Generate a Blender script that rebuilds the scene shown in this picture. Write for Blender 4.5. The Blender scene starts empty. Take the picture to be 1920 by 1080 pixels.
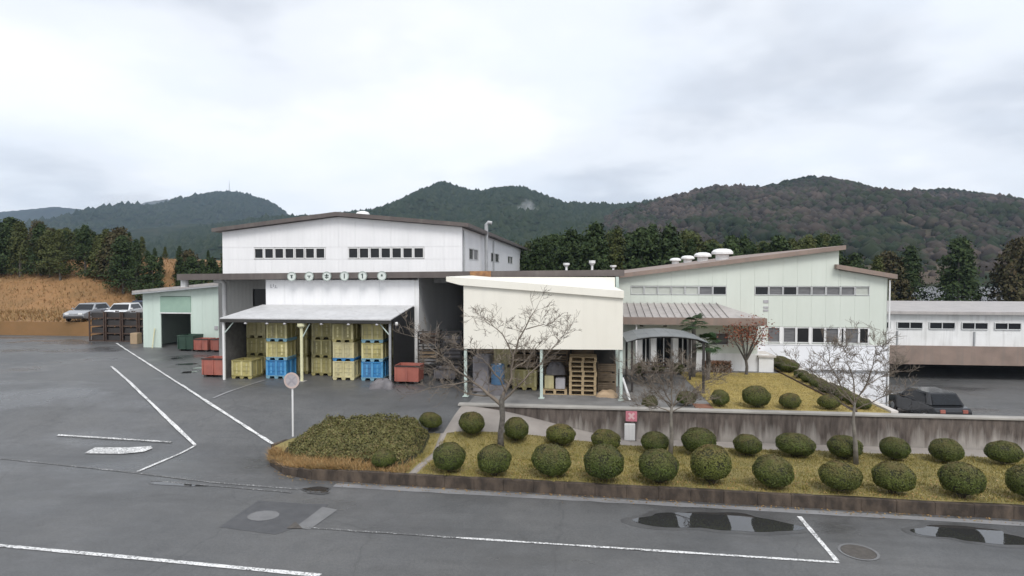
import bpy, bmesh, math, random
import numpy as np
import mathutils.noise as mnoise
R = math.radians
random.seed(7); rng = np.random.default_rng(7)
sc = bpy.context.scene
C = sc.collection
# ------------------------------------------------------------------ camera
cam = bpy.data.objects.new('camera', bpy.data.cameras.new('camera')); C.objects.link(cam)
cam.location = (0, 0, 6.5); cam.rotation_euler = (R(90 - 1.62), 0, R(6.5))
cam.data.sensor_width = 36; cam.data.lens = 21.225; cam.data.clip_start = .1; cam.data.clip_end = 9000
sc.camera = cam
# ------------------------------------------------------------------ sky, sun, exposure
W = bpy.data.worlds.new('World'); sc.world = W; W.use_nodes = True
SUN_EL, SUN_AZ = R(51), R(158)          # azimuth clockwise from +Y: behind the camera, a little to its right
def world():
    nt = W.node_tree; N = nt.nodes; L = nt.links
    for n in list(N): N.remove(n)
    out = N.new('ShaderNodeOutputWorld'); bg = N.new('ShaderNodeBackground'); L.new(bg.outputs[0], out.inputs[0])
    sky = N.new('ShaderNodeTexSky'); sky.sky_type = 'NISHITA'; sky.sun_disc = False
    sky.sun_elevation = SUN_EL; sky.sun_rotation = SUN_AZ
    tc = N.new('ShaderNodeTexCoord'); sep = N.new('ShaderNodeSeparateXYZ'); L.new(tc.outputs['Generated'], sep.inputs[0])
    den = N.new('ShaderNodeMath'); den.operation = 'MAXIMUM'; L.new(sep.outputs[2], den.inputs[0]); den.inputs[1].default_value = 0
    den2 = N.new('ShaderNodeMath'); den2.operation = 'ADD'; L.new(den.outputs[0], den2.inputs[0]); den2.inputs[1].default_value = .22
    dv = N.new('ShaderNodeVectorMath'); dv.operation = 'DIVIDE'; L.new(tc.outputs['Generated'], dv.inputs[0])
    cmb = N.new('ShaderNodeCombineXYZ')
    for i in range(3): L.new(den2.outputs[0], cmb.inputs[i])
    L.new(cmb.outputs[0], dv.inputs[1])
    def noise(scale, det, off, rough=.55):
        mp = N.new('ShaderNodeMapping'); mp.inputs['Location'].default_value = off; L.new(dv.outputs[0], mp.inputs[0])
        t = N.new('ShaderNodeTexNoise'); t.inputs['Scale'].default_value = scale; t.inputs['Detail'].default_value = det
        t.inputs['Roughness'].default_value = rough; L.new(mp.outputs[0], t.inputs['Vector']); return t
    def ramp(src, stops):
        r = N.new('ShaderNodeValToRGB'); L.new(src, r.inputs[0]); r.color_ramp.interpolation = 'EASE'
        e = r.color_ramp.elements
        e[0].position, e[0].color = stops[0][0], (*stops[0][1], 1); e[1].position, e[1].color = stops[-1][0], (*stops[-1][1], 1)
        for p, c in stops[1:-1]:
            x = e.new(p); x.color = (*c, 1)
        return r
    a = noise(.75, 5, (3.1, 1.7, 0)); b = noise(1.5, 6, (8.3, 4.4, 2))
    r1 = ramp(a.outputs['Fac'], [(.35, (.42, .44, .475)), (.48, (.575, .59, .612)), (.60, (.665, .67, .68))])
    r2 = ramp(b.outputs['Fac'], [(.40, (0, 0, 0)), (.68, (1, 1, 1))])
    mx = N.new('ShaderNodeMix'); mx.data_type = 'RGBA'; L.new(r2.outputs[0], mx.inputs[0])
    L.new(r1.outputs[0], mx.inputs[6]); mx.inputs[7].default_value = (.575, .61, .655, 1)
    fm = N.new('ShaderNodeMath'); fm.operation = 'MULTIPLY'; fm.inputs[1].default_value = .55; L.new(r2.outputs[0], fm.inputs[0]); L.new(fm.outputs[0], mx.inputs[0])
    sk = N.new('ShaderNodeVectorMath'); sk.operation = 'SCALE'; L.new(sky.outputs[0], sk.inputs[0]); sk.inputs['Scale'].default_value = .08
    m2 = N.new('ShaderNodeMix'); m2.data_type = 'RGBA'; m2.inputs[0].default_value = .9
    L.new(sk.outputs[0], m2.inputs[6]); L.new(mx.outputs[2], m2.inputs[7])
    L.new(m2.outputs[2], bg.inputs[0]); bg.inputs[1].default_value = 1.17
world()
sun = bpy.data.objects.new('sun', bpy.data.lights.new('sun', 'SUN')); C.objects.link(sun)
sun.data.energy = 1.5; sun.data.angle = R(24); sun.data.color = (1, .97, .93)
sun.rotation_euler = (R(39), 0, R(22))
sc.view_settings.view_transform = 'Standard'; sc.view_settings.look = 'None'; sc.view_settings.gamma = 1
sc.view_settings.exposure = .66
sc.render.engine = 'CYCLES'; sc.cycles.use_denoising = True; sc.cycles.max_bounces = 6
# ------------------------------------------------------------------ helpers
ROOT = {}
def rootloc(o):
    while o is not None and o.parent is not None: o = o.parent
    return ROOT.get(o.name, (0, 0, 0)) if o is not None else (0, 0, 0)
def link(name, me, mat, parent=None):
    o = bpy.data.objects.new(name, me); C.objects.link(o)
    if mat is not None and len(me.materials) == 0: me.materials.append(mat)
    if parent is not None: o.parent = parent
    return o
def tag(o, label, cat, group=None):
    o['label'] = label; o['category'] = cat
    if group: o['group'] = group
    return o
def thing(name, label, cat, loc=(0, 0, 0), group=None, rz=0):
    o = bpy.data.objects.new(name, None); C.objects.link(o); o.empty_display_size = .2
    o.location = loc; o.rotation_euler[2] = rz; ROOT[o.name] = tuple(loc)
    return tag(o, label, cat, group)
def struct(o): o['kind'] = 'structure'; return o
def stuff(o, label=None, cat=None):
    o['kind'] = 'stuff'
    if label: tag(o, label, cat)
    return o
def copy_tree(o, parent=None):
    c = o.copy(); C.objects.link(c)
    if parent is not None: c.parent = parent
    for ch in list(o.children): copy_tree(ch, c)
    return c
def npmesh(name, V, F, smooth=False):
    V = np.asarray(V, np.float32); F = np.asarray(F, np.int32); k = F.shape[1]
    me = bpy.data.meshes.new(name); me.vertices.add(len(V)); me.vertices.foreach_set('co', V.ravel())
    me.loops.add(F.size); me.loops.foreach_set('vertex_index', F.ravel())
    me.polygons.add(len(F)); me.polygons.foreach_set('loop_start', np.arange(0, F.size, k, dtype=np.int32))
    me.polygons.foreach_set('loop_total', np.full(len(F), k, np.int32))
    me.update(calc_edges=True); me.validate()
    if smooth: me.polygons.foreach_set('use_smooth', np.ones(len(F), bool))
    return me
class MB:
    def __init__(s): s.v = []; s.f = []
    def add(s, V, F):
        b = len(s.v); s.v += [tuple(p) for p in V]; s.f += [tuple(i + b for i in f) for f in F]; return s
    def box(s, x0, y0, z0, x1, y1, z1):
        if x1 < x0: x0, x1 = x1, x0
        if y1 < y0: y0, y1 = y1, y0
        if z1 < z0: z0, z1 = z1, z0
        return s.add([(x0, y0, z0), (x1, y0, z0), (x1, y1, z0), (x0, y1, z0), (x0, y0, z1), (x1, y0, z1), (x1, y1, z1), (x0, y1, z1)],
                     [(0, 3, 2, 1), (4, 5, 6, 7), (0, 1, 5, 4), (1, 2, 6, 5), (2, 3, 7, 6), (3, 0, 4, 7)])
    def prism(s, poly, a, b, axis):
        n = len(poly)
        def P(p, t):
            return (p[0], t, p[1]) if axis == 'y' else ((t, p[0], p[1]) if axis == 'x' else (p[0], p[1], t))
        V = [P(p, a) for p in poly] + [P(p, b) for p in poly]
        F = [tuple(range(n)), tuple(range(2 * n - 1, n - 1, -1))] + [(i, i + n, (i + 1) % n + n, (i + 1) % n) for i in range(n)]
        return s.add(V, F)
    def tube(s, pts, rads, n=8, cap=True):
        pts = [np.array(p, float) for p in pts]
        if not hasattr(rads, '__len__'): rads = [rads] * len(pts)
        V = []; F = []; ref = None
        for i, p in enumerate(pts):
            d = pts[min(i + 1, len(pts) - 1)] - pts[max(i - 1, 0)]; d = d / (np.linalg.norm(d) + 1e-9)
            if ref is None: ref = np.array((1., 0, 0)) if abs(d[0]) < .8 else np.array((0, 1., 0))
            u = ref - d * ref.dot(d); u /= np.linalg.norm(u) + 1e-9; w = np.cross(d, u); ref = u
            for k in range(n):
                a = 2 * math.pi * k / n; V.append(p + rads[i] * (u * math.cos(a) + w * math.sin(a)))
        for i in range(len(pts) - 1):
            for k in range(n):
                F.append((i * n + k, i * n + (k + 1) % n, (i + 1) * n + (k + 1) % n, (i + 1) * n + k))
        if cap: F.append(tuple(range(n - 1, -1, -1))); F.append(tuple((len(pts) - 1) * n + k for k in range(n)))
        return s.add(V, F)
    def lathe(s, prof, n=20, c=(0, 0, 0)):
        V = []; F = []
        for r, z in prof:
            for k in range(n):
                a = 2 * math.pi * k / n; V.append((c[0] + r * math.cos(a), c[1] + r * math.sin(a), c[2] + z))
        for i in range(len(prof) - 1):
            for k in range(n): F.append((i * n + k, i * n + (k + 1) % n, (i + 1) * n + (k + 1) % n, (i + 1) * n + k))
        F.append(tuple(range(n - 1, -1, -1))); F.append(tuple((len(prof) - 1) * n + k for k in range(n)))
        return s.add(V, F)
    def disc_y(s, cx, cz, r, y0, y1, n=28):
        return s.prism([(cx + r * math.cos(2 * math.pi * k / n), cz + r * math.sin(2 * math.pi * k / n)) for k in range(n)], y0, y1, 'y')
    def ring_y(s, cx, cz, r0, r1, y0, y1, n=28):
        V = []; F = []
        for r, y in ((r0, y0), (r1, y0), (r1, y1), (r0, y1)):
            for k in range(n):
                a = 2 * math.pi * k / n; V.append((cx + r * math.cos(a), y, cz + r * math.sin(a)))
        for i in range(4):
            for k in range(n): F.append((i * n + k, i * n + (k + 1) % n, ((i + 1) % 4) * n + (k + 1) % n, ((i + 1) % 4) * n + k))
        return s.add(V, F)
    def build(s, name, mat, parent=None, smooth=False, local=False, bevel=0):
        off = (0, 0, 0) if (local or parent is None) else rootloc(parent)
        me = bpy.data.meshes.new(name)
        me.from_pydata([(p[0] - off[0], p[1] - off[1], p[2] - off[2]) for p in s.v], [], s.f)
        bm = bmesh.new(); bm.from_mesh(me); bmesh.ops.recalc_face_normals(bm, faces=bm.faces)
        if bevel: bmesh.ops.bevel(bm, geom=list(bm.edges), offset=bevel, segments=1, affect='EDGES')
        bm.to_mesh(me); bm.free(); me.update()
        if smooth: me.polygons.foreach_set('use_smooth', [True] * len(me.polygons))
        return link(name, me, mat, parent)
def bar(p, q, r, n=6): return MB().tube([p, q], r, n)
# ------------------------------------------------------------------ materials
def nodes(name):
    m = bpy.data.materials.new(name); m.use_nodes = True; nt = m.node_tree
    return m, nt.nodes, nt.links, nt.nodes['Principled BSDF']
def pos(N, L, sc3=(1, 1, 1)):
    g = N.new('ShaderNodeNewGeometry'); mp = N.new('ShaderNodeMapping'); L.new(g.outputs['Position'], mp.inputs[0]); mp.inputs['Scale'].default_value = sc3
    return mp.outputs[0]
def noise(N, L, vec, scale, det=5, rough=.55):
    t = N.new('ShaderNodeTexNoise'); t.inputs['Scale'].default_value = scale; t.inputs['Detail'].default_value = det; t.inputs['Roughness'].default_value = rough
    L.new(vec, t.inputs['Vector']); return t.outputs['Fac']
def ramp(N, L, src, stops):
    r = N.new('ShaderNodeValToRGB'); L.new(src, r.inputs[0]); e = r.color_ramp.elements
    c4 = lambda c: (*c, 1) if hasattr(c, '__len__') else (c, c, c, 1)
    e[0].position, e[0].color = stops[0][0], c4(stops[0][1]); e[1].position, e[1].color = stops[-1][0], c4(stops[-1][1])
    for p, c in stops[1:-1]: e.new(p).color = c4(c)
    return r.outputs[0]
def mixc(N, L, fac, a, b, mode='MIX'):
    m = N.new('ShaderNodeMix'); m.data_type = 'RGBA'; m.blend_type = mode
    for sck, v in ((m.inputs[0], fac), (m.inputs[6], a), (m.inputs[7], b)):
        if isinstance(v, (int, float)): sck.default_value = v
        elif isinstance(v, tuple): sck.default_value = (*v, 1)
        else: L.new(v, sck)
    return m.outputs[2]
def bump(N, L, B, h, strength, dist=.02):
    b = N.new('ShaderNodeBump'); b.inputs['Strength'].default_value = strength; b.inputs['Distance'].default_value = dist
    L.new(h, b.inputs['Height']); L.new(b.outputs[0], B.inputs['Normal'])
def pm(name, c1, c2=None, scale=1.5, lo=.35, hi=.68, rough=.6, bs=0, bscale=30, metal=0, spec=.5, stretch=(1, 1, 1), grime=0, rnd=0):
    m, N, L, B = nodes(name)
    c2 = c2 or tuple(x * .82 for x in c1)
    col = ramp(N, L, noise(N, L, pos(N, L, stretch), scale, 6), [(lo, c1), (hi, c2)])
    if rnd:
        oi = N.new('ShaderNodeObjectInfo'); col = mixc(N, L, 1., col, ramp(N, L, oi.outputs['Random'], [(0., 1 - rnd), (1., 1 + rnd)]), 'MULTIPLY')
    if grime:
        g = ramp(N, L, noise(N, L, pos(N, L, (2.2, 2.2, .16)), 1.6, 6), [(.5, 0.), (.75, 1.)])
        col = mixc(N, L, g, col, mixc(N, L, grime, col, (.16, .145, .13)))
    L.new(col, B.inputs['Base Color']); B.inputs['Roughness'].default_value = rough; B.inputs['Metallic'].default_value = metal
    B.inputs['Specular IOR Level'].default_value = spec
    if bs: bump(N, L, B, noise(N, L, pos(N, L), bscale, 4), bs)
    return m
def siding(name, c1, c2, pitch, axis=0, rough=.5, depth=.006, grime=.07):
    m, N, L, B = nodes(name)
    col = ramp(N, L, noise(N, L, pos(N, L, (1, 1, .35)), .8, 6), [(.35, c1), (.7, c2)])
    g = ramp(N, L, noise(N, L, pos(N, L, (3, 3, .12)), 1.4, 6), [(.52, 0.), (.8, 1.)])
    col = mixc(N, L, g, col, mixc(N, L, grime, col, (.2, .185, .165)))
    L.new(col, B.inputs['Base Color']); B.inputs['Roughness'].default_value = rough
    sx = N.new('ShaderNodeSeparateXYZ'); L.new(pos(N, L), sx.inputs[0])
    mm = N.new('ShaderNodeMath'); mm.operation = 'MULTIPLY'; mm.inputs[1].default_value = 2 * math.pi / pitch; L.new(sx.outputs[axis], mm.inputs[0])
    s2 = N.new('ShaderNodeMath'); s2.operation = 'SINE'; L.new(mm.outputs[0], s2.inputs[0])
    bump(N, L, B, s2.outputs[0], .5, depth)
    return m
def leafmat(name, cols, rough=.6, zmix=None, trans=.15):
    """leaf colours vary leaf by leaf; zmix=(z0,z1,colour): leaf tips turn that colour on the upper leaves of the plant itself"""
    m, N, L, B = nodes(name)
    g = N.new('ShaderNodeNewGeometry')
    n = len(cols); col = ramp(N, L, g.outputs['Random Per Island'], [(i / max(1, n - 1), c) for i, c in enumerate(cols)])
    big = noise(N, L, pos(N, L), 2.2, 3)
    col = mixc(N, L, 1.0, col, ramp(N, L, big, [(.3, (.72, .74, .7)), (.7, (1.2, 1.18, 1.1))]), 'MULTIPLY')
    if zmix:
        tc = N.new('ShaderNodeTexCoord'); sp = N.new('ShaderNodeSeparateXYZ'); L.new(tc.outputs['Object'], sp.inputs[0])
        mr = N.new('ShaderNodeMapRange'); mr.inputs[1].default_value = zmix[0]; mr.inputs[2].default_value = zmix[1]; L.new(sp.outputs[2], mr.inputs[0])
        mu = N.new('ShaderNodeMath'); mu.operation = 'MULTIPLY'; L.new(mr.outputs[0], mu.inputs[0]); L.new(ramp(N, L, noise(N, L, pos(N, L), 5, 4), [(.3, .2), (.65, 1.)]), mu.inputs[1])
        col = mixc(N, L, mu.outputs[0], col, zmix[2])
        oi = N.new('ShaderNodeObjectInfo'); col = mixc(N, L, 1., col, ramp(N, L, oi.outputs['Random'], [(0., (.82, .86, .84)), (.5, (1., .98, 1.)), (1., (1.22, 1.08, 1.05))]), 'MULTIPLY')
        dead = ramp(N, L, noise(N, L, pos(N, L), 3.1, 5, .6), [(.62, 0.), (.72, .5)]); col = mixc(N, L, dead, col, (.13, .085, .04))
    L.new(col, B.inputs['Base Color']); B.inputs['Roughness'].default_value = rough; B.inputs['Specular IOR Level'].default_value = .25
    return m
M = {}
M['white_siding'] = siding('white_siding', (.80, .80, .81), (.74, .74, .75), .25)
M['white_side'] = siding('white_siding_side', (.82, .82, .83), (.76, .76, .77), .25, 1)
M['grey_siding'] = siding('grey_siding', (.36, .355, .34), (.30, .295, .28), .25)
M['green_siding'] = siding('pale_green_siding', (.61, .65, .59), (.57, .61, .55), .378, 0, .5, .004, .06)
M['green_side'] = siding('pale_green_siding_side', (.61, .65, .59), (.57, .61, .55), .378, 1, .5, .004, .06)
M['mint'] = siding('mint_siding', (.58, .675, .61), (.53, .62, .56), .3, 0, .5, .006, .08)
M['mint_dark'] = pm('mint_door_header', (.30, .43, .35), (.26, .38, .31))
M['white'] = pm('white_paint', (.78, .78, .78), (.70, .70, .69), .9, rough=.5, grime=.3)
M['base_white'] = pm('white_render', (.84, .85, .88), (.76, .77, .80), .6, rough=.7, grime=.12)
M['frame'] = pm('window_frame', (.62, .63, .63), rough=.4)
M['brown'] = pm('brown_fascia', (.115, .095, .088), (.085, .07, .066), 1.2, rough=.55, grime=.5)
M['tan'] = pm('faded_brown_fascia', (.27, .20, .165), (.20, .15, .125), 1.0, rough=.6, grime=.5)
M['rust'] = pm('rusted_steel', (.33, .17, .07), (.17, .085, .045), 5, rough=.8, bs=.3)
M['roofing'] = pm('grey_roofing', (.42, .39, .375), (.33, .31, .30), .8, rough=.55, grime=.4)
M['awning'] = pm('awning_sheet', (.56, .56, .565), (.46, .46, .465), .7, rough=.55, grime=.3)
M['cream'] = pm('cream_cladding', (.80, .775, .70), (.76, .73, .65), .5, rough=.5, grime=.06)
M['net'] = pm('black_netting', (.012, .012, .014), (.02, .02, .022), 6, rough=.9)
M['side_mesh'] = pm('grey_mesh_sheet', (.15, .145, .14), (.10, .095, .092), 4, rough=.8)
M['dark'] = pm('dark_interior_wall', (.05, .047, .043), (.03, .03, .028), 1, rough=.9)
M['steel_green'] = pm('pale_green_steel', (.50, .58, .54), (.44, .52, .48), 3, rough=.45)
M['cream_post'] = pm('cream_yellow_post', (.70, .68, .44), (.60, .58, .38), 4, rough=.5)
M['galv'] = pm('galvanised_steel', (.42, .43, .44), (.34, .35, .36), 4, rough=.45, metal=.4)
M['concrete'] = pm('concrete', (.36, .345, .32), (.27, .255, .235), 1.4, rough=.85, bs=.25, bscale=25)
M['coping'] = pm('pale_coping', (.60, .565, .53), (.45, .42, .39), 1.8, rough=.8)
M['glass'] = pm('dark_glass', (.010, .012, .015), rough=.06, spec=.35)
M['glass_blind'] = pm('glass_before_blind', (.16, .16, .165), (.10, .10, .105), 2, rough=.12, stretch=(1, 1, 6))
M['glass_light'] = pm('glass_before_pale_blind', (.47, .49, .45), (.40, .42, .38), 2, rough=.15)
M['black'] = pm('open_window', (.006, .006, .007), rough=.3)
M['yellow'] = pm('olive_yellow_plastic', (.40, .35, .145), (.27, .235, .085), 1.6, rough=.45, grime=.45, rnd=.28)
M['paleyellow'] = pm('faded_yellow_plastic', (.56, .51, .30), (.42, .37, .19), 1.6, rough=.5, grime=.4, rnd=.2)
M['yellowrib'] = pm('highlit_yellow_rib', (.54, .49, .27), (.36, .32, .14), 2.5, rough=.5, grime=.3, rnd=.25)  # paler than the box walls: highlights on the ribs put into their colour
M['bluerib'] = pm('highlit_blue_rib', (.10, .33, .58), (.05, .22, .42), 2.5, rough=.45)  # lighter blue paints in the light caught by the ribs
M['blue'] = pm('blue_plastic', (.035, .21, .46), (.03, .15, .34), 1.8, rough=.4, grime=.25)
M['paleblue'] = pm('faded_blue_plastic', (.20, .36, .45), (.14, .28, .36), 1.8, rough=.5)
M['red'] = pm('faded_red_steel', (.40, .13, .095), (.28, .09, .07), 2, rough=.55, grime=.35)
M['darkgreen'] = pm('dark_green_steel', (.03, .065, .045), (.02, .045, .03), 2, rough=.5)
M['tarp'] = pm('grey_tarpaulin', (.17, .16, .17), (.10, .095, .10), 3, rough=.6, bs=.4, bscale=9)
M['palegrey'] = pm('pale_grey_sheet', (.42, .41, .43), (.32, .31, .33), 2, rough=.6)
M['greysheet'] = pm('grey_wrapping_sheet', (.24, .225, .235), (.16, .15, .16), 2, rough=.6, bs=.3, bscale=8)
M['dullblue'] = pm('dull_blue_drum', (.05, .12, .22), (.04, .09, .16), 3, rough=.6)
M['oldwood'] = pm('old_brown_wood', (.20, .15, .10), (.12, .09, .06), 3, rough=.85)
M['wood'] = pm('pallet_wood', (.44, .335, .20), (.30, .22, .13), 3, rough=.8, stretch=(1, 1, 4))
M['brownwood'] = pm('brown_rack', (.075, .045, .032), (.05, .03, .022), 2, rough=.7)
M['cardboard'] = pm('cardboard', (.40, .29, .185), rough=.8)
M['bark_dark'] = pm('dark_bark', (.060, .050, .043), (.15, .14, .125), 6, rough=.9, bs=.5, bscale=40)
M['bark_grey'] = pm('grey_bark', (.21, .19, .165), (.12, .108, .095), 5, rough=.9, bs=.4, bscale=40)
M['branch'] = pm('grey_brown_branches', (.20, .165, .13), (.11, .09, .075), 3, rough=.9)
M['stem'] = pm('shrub_stem', (.06, .045, .03), rough=.9)
M['white_line'] = None
M['arbor'] = pm('grey_arbor_sheet', (.19, .20, .205), (.14, .15, .155), 1.5, rough=.5)
M['darkmetal'] = pm('dark_brown_metal', (.035, .03, .028), rough=.5)
M['pink'] = pm('faded_pink_board', (.62, .22, .27), (.52, .17, .22), 4, rough=.6)
M['palepink'] = pm('pale_pink_paint', (.72, .50, .51), (.66, .42, .44), 5, rough=.6)
M['sign_ring'] = pm('faded_red_ring', (.52, .42, .385), (.47, .37, .34), 8, rough=.5)
M['sign_face'] = pm('faded_blue_face', (.43, .40, .41), (.37, .34, .36), 8, rough=.5)
M['sign_mark'] = pm('faded_mark', (.345, .32, .345), rough=.5)
M['mark_green'] = pm('dark_green_mark', (.05, .075, .065), rough=.5)
M['disc'] = pm('pale_disc', (.62, .66, .63), (.52, .56, .53), 5, rough=.5)
M['disc_rim'] = pm('disc_rim', (.33, .38, .35), rough=.5)
def asphalt():
    m, N, L, B = nodes('asphalt'); p = pos(N, L)
    big = noise(N, L, p, .22, 6, .6); fine = noise(N, L, p, 60, 3, .7); mid = noise(N, L, p, 2.5, 5)
    col = ramp(N, L, big, [(.3, (.070, .072, .074)), (.5, (.090, .091, .092)), (.72, (.112, .111, .109))])
    col = mixc(N, L, 1., col, ramp(N, L, fine, [(.3, .6), (.7, 1.42)]), 'MULTIPLY')
    col = mixc(N, L, 1., col, ramp(N, L, mid, [(.3, .9), (.7, 1.1)]), 'MULTIPLY')
    st = ramp(N, L, noise(N, L, pos(N, L, (.35, 1, 1)), .55, 6, .65), [(.54, 0.), (.66, .30)]); col = mixc(N, L, st, col, (.045, .044, .043))
    sp_ = ramp(N, L, noise(N, L, p, 1.7, 3, .5), [(.68, 0.), (.74, .4)]); col = mixc(N, L, sp_, col, (.05, .048, .046))
    pale = ramp(N, L, noise(N, L, pos(N, L, (.3, 1, 1)), .3, 4, .5), [(.56, 0.), (.70, .35)]); col = mixc(N, L, pale, col, (.16, .16, .158))
    col = mixc(N, L, 1., col, ramp(N, L, noise(N, L, p, 15, 4, .75), [(.32, .80), (.68, 1.22)]), 'MULTIPLY')
    tr_ = ramp(N, L, noise(N, L, pos(N, L, (.05, 1.1, 1)), 1.3, 4, .6), [(.55, 0.), (.68, .28)]); col = mixc(N, L, tr_, col, (.05, .05, .05))
    # faint cracks
    v = N.new('ShaderNodeTexVoronoi'); v.feature = 'DISTANCE_TO_EDGE'; v.inputs['Scale'].default_value = .16
    wv = N.new('ShaderNodeVectorMath'); wv.operation = 'ADD'; L.new(p, wv.inputs[0])
    nz = N.new('ShaderNodeTexNoise'); nz.inputs['Scale'].default_value = .9; nz.inputs['Detail'].default_value = 6; L.new(p, nz.inputs['Vector']); L.new(nz.outputs['Color'], wv.inputs[1])
    L.new(wv.outputs[0], v.inputs['Vector'])
    crack = ramp(N, L, v.outputs['Distance'], [(0., 1.), (.006, 0.)])
    cf = N.new('ShaderNodeMath'); cf.operation = 'MULTIPLY'; cf.inputs[1].default_value = .3; L.new(crack, cf.inputs[0])
    col = mixc(N, L, cf.outputs[0], col, (.03, .03, .03))
    wet = ramp(N, L, noise(N, L, pos(N, L, (.5, 1, 1)), .35, 5, .5), [(.5, 0.), (.62, 1.)])
    col = mixc(N, L, wet, col, mixc(N, L, .22, col, (.03, .03, .032)))
    L.new(col, B.inputs['Base Color'])
    L.new(ramp(N, L, wet, [(0., .52), (1., .24)]), B.inputs['Roughness']); B.inputs['Specular IOR Level'].default_value = .5
    bump(N, L, B, fine, .35, .012)
    return m
M['asphalt'] = asphalt()
M['patch'] = pm('dark_asphalt_patch', (.055, .056, .060), (.075, .076, .08), 3, rough=.45, bs=.3, bscale=60)
M['patch_pale'] = pm('pale_asphalt_patch', (.17, .17, .172), (.135, .135, .137), 3, rough=.5, bs=.3, bscale=60)
M['iron'] = pm('cast_iron', (.06, .052, .045), (.09, .08, .07), 9, rough=.6, bs=.5, bscale=50)
M['gutter'] = pm('gutter_concrete', (.26, .26, .265), (.16, .16, .165), .7, rough=.4, bs=.2, bscale=40)
M['beige_path'] = pm('beige_concrete_path', (.315, .285, .26), (.24, .215, .195), .9, rough=.8, bs=.25, bscale=40)
M['kerb'] = pm('stained_kerb', (.105, .078, .058), (.036, .027, .021), 3.2, .32, .6, rough=.9, bs=.5, bscale=25, stretch=(1, 1, .5))
M['soil'] = pm('garden_soil', (.10, .07, .04), (.06, .042, .026), 3, rough=.95, bs=.5, bscale=20)
M['turf'] = pm('winter_turf', (.255, .205, .078), (.17, .148, .055), 1.3, rough=.95, bs=.5, bscale=30)
M['terrace_turf'] = pm('dry_terrace_turf', (.34, .26, .095), (.25, .20, .07), .8, rough=.95, bs=.4, bscale=30)
M['paving'] = pm('grey_paving', (.20, .195, .19), (.12, .118, .115), 1.2, rough=.8, bs=.4, bscale=20)
M['damp'] = pm('damp_asphalt', (.062, .062, .063), (.085, .085, .085), 2.5, rough=.35, bs=.3, bscale=60)
def water():
    m, N, L, B = nodes('puddle_water')
    B.inputs['Base Color'].default_value = (.03, .03, .03, 1); B.inputs['Roughness'].default_value = .015; B.inputs['IOR'].default_value = 1.6
    B.inputs['Specular IOR Level'].default_value = .75
    return m
M['water'] = water()
def paint(name, wear):
    m, N, L, B = nodes(name); p = pos(N, L)
    ad = N.new('ShaderNodeMath'); ad.operation = 'MULTIPLY_ADD'; L.new(noise(N, L, p, 1.6, 4, .6), ad.inputs[0]); ad.inputs[1].default_value = .35; L.new(noise(N, L, p, 22, 5, .7), ad.inputs[2])
    f = ramp(N, L, ad.outputs[0], [(wear + .16, 0.), (wear + .32, 1.)])
    col = mixc(N, L, f, (.10, .10, .10), mixc(N, L, noise(N, L, p, 3, 4), (.62, .62, .62), (.8, .8, .79)))
    L.new(col, B.inputs['Base Color']); B.inputs['Roughness'].default_value = .6
    return m
M['line'] = paint('white_road_paint', .39); M['line_worn'] = paint('worn_road_paint', .42); M['line_old'] = paint('almost_gone_road_paint', .56)
def wallstain():
    m, N, L, B = nodes('stained_retaining_wall')
    sp = N.new('ShaderNodeSeparateXYZ'); L.new(pos(N, L), sp.inputs[0])
    streak = noise(N, L, pos(N, L, (1.1, 1.1, .10)), 2.4, 6, .6); blot = noise(N, L, pos(N, L), 1.1, 5)
    mr = N.new('ShaderNodeMapRange'); mr.inputs[1].default_value = -.1; mr.inputs[2].default_value = 1.0; mr.inputs[3].default_value = -.13; mr.inputs[4].default_value = .26; L.new(sp.outputs[2], mr.inputs[0])
    ad = N.new('ShaderNodeMath'); ad.operation = 'ADD'; L.new(streak, ad.inputs[0]); L.new(mr.outputs[0], ad.inputs[1])
    f = ramp(N, L, ad.outputs[0], [(.42, 0.), (.62, 1.)])
    clean = ramp(N, L, blot, [(.3, (.34, .315, .29)), (.7, (.23, .21, .19))])
    dirt = ramp(N, L, noise(N, L, pos(N, L, (3, 3, .6)), 2.5, 6), [(.3, (.055, .044, .038)), (.7, (.14, .115, .10))])
    L.new(mixc(N, L, f, clean, dirt), B.inputs['Base Color']); B.inputs['Roughness'].default_value = .9
    bump(N, L, B, noise(N, L, pos(N, L), 22, 4), .3)
    return m
M['wallstain'] = wallstain()
M['grass'] = leafmat('grass_blades', [(.30, .24, .075), (.21, .19, .055), (.36, .28, .105), (.15, .155, .045), (.26, .205, .07)])
M['grass_dry'] = leafmat('dry_terrace_grass', [(.44, .35, .14), (.36, .29, .10), (.48, .39, .17), (.31, .26, .09)])
M['azalea'] = leafmat('azalea_leaves', [(.065, .09, .020), (.08, .105, .024), (.095, .115, .028), (.072, .095, .021)], zmix=(.52, 1.02, (.125, .098, .042)))
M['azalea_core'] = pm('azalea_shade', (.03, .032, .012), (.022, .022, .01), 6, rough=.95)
M['juniper'] = leafmat('hedge_leaves', [(.105, .105, .035), (.135, .13, .045), (.17, .155, .065), (.075, .08, .028), (.19, .14, .07)])
M['drygrass'] = leafmat('dry_orange_grass', [(.34, .20, .085), (.26, .15, .06), (.38, .26, .13), (.17, .12, .05)])
M['conifer'] = leafmat('conifer_leaves', [(.018, .036, .012), (.030, .052, .016), (.050, .072, .024), (.014, .026, .010)], rough=.8)
M['conifer_olive'] = leafmat('olive_conifer_leaves', [(.06, .075, .022), (.082, .09, .03), (.04, .054, .016)], rough=.8)
M['broadleaf'] = leafmat('brownish_tree_leaves', [(.055, .05, .022), (.075, .06, .028), (.04, .045, .018), (.09, .065, .035)], rough=.8)
M['maple'] = leafmat('red_maple_leaves', [(.20, .055, .030), (.15, .04, .025), (.25, .09, .045), (.11, .035, .02)])
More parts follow.
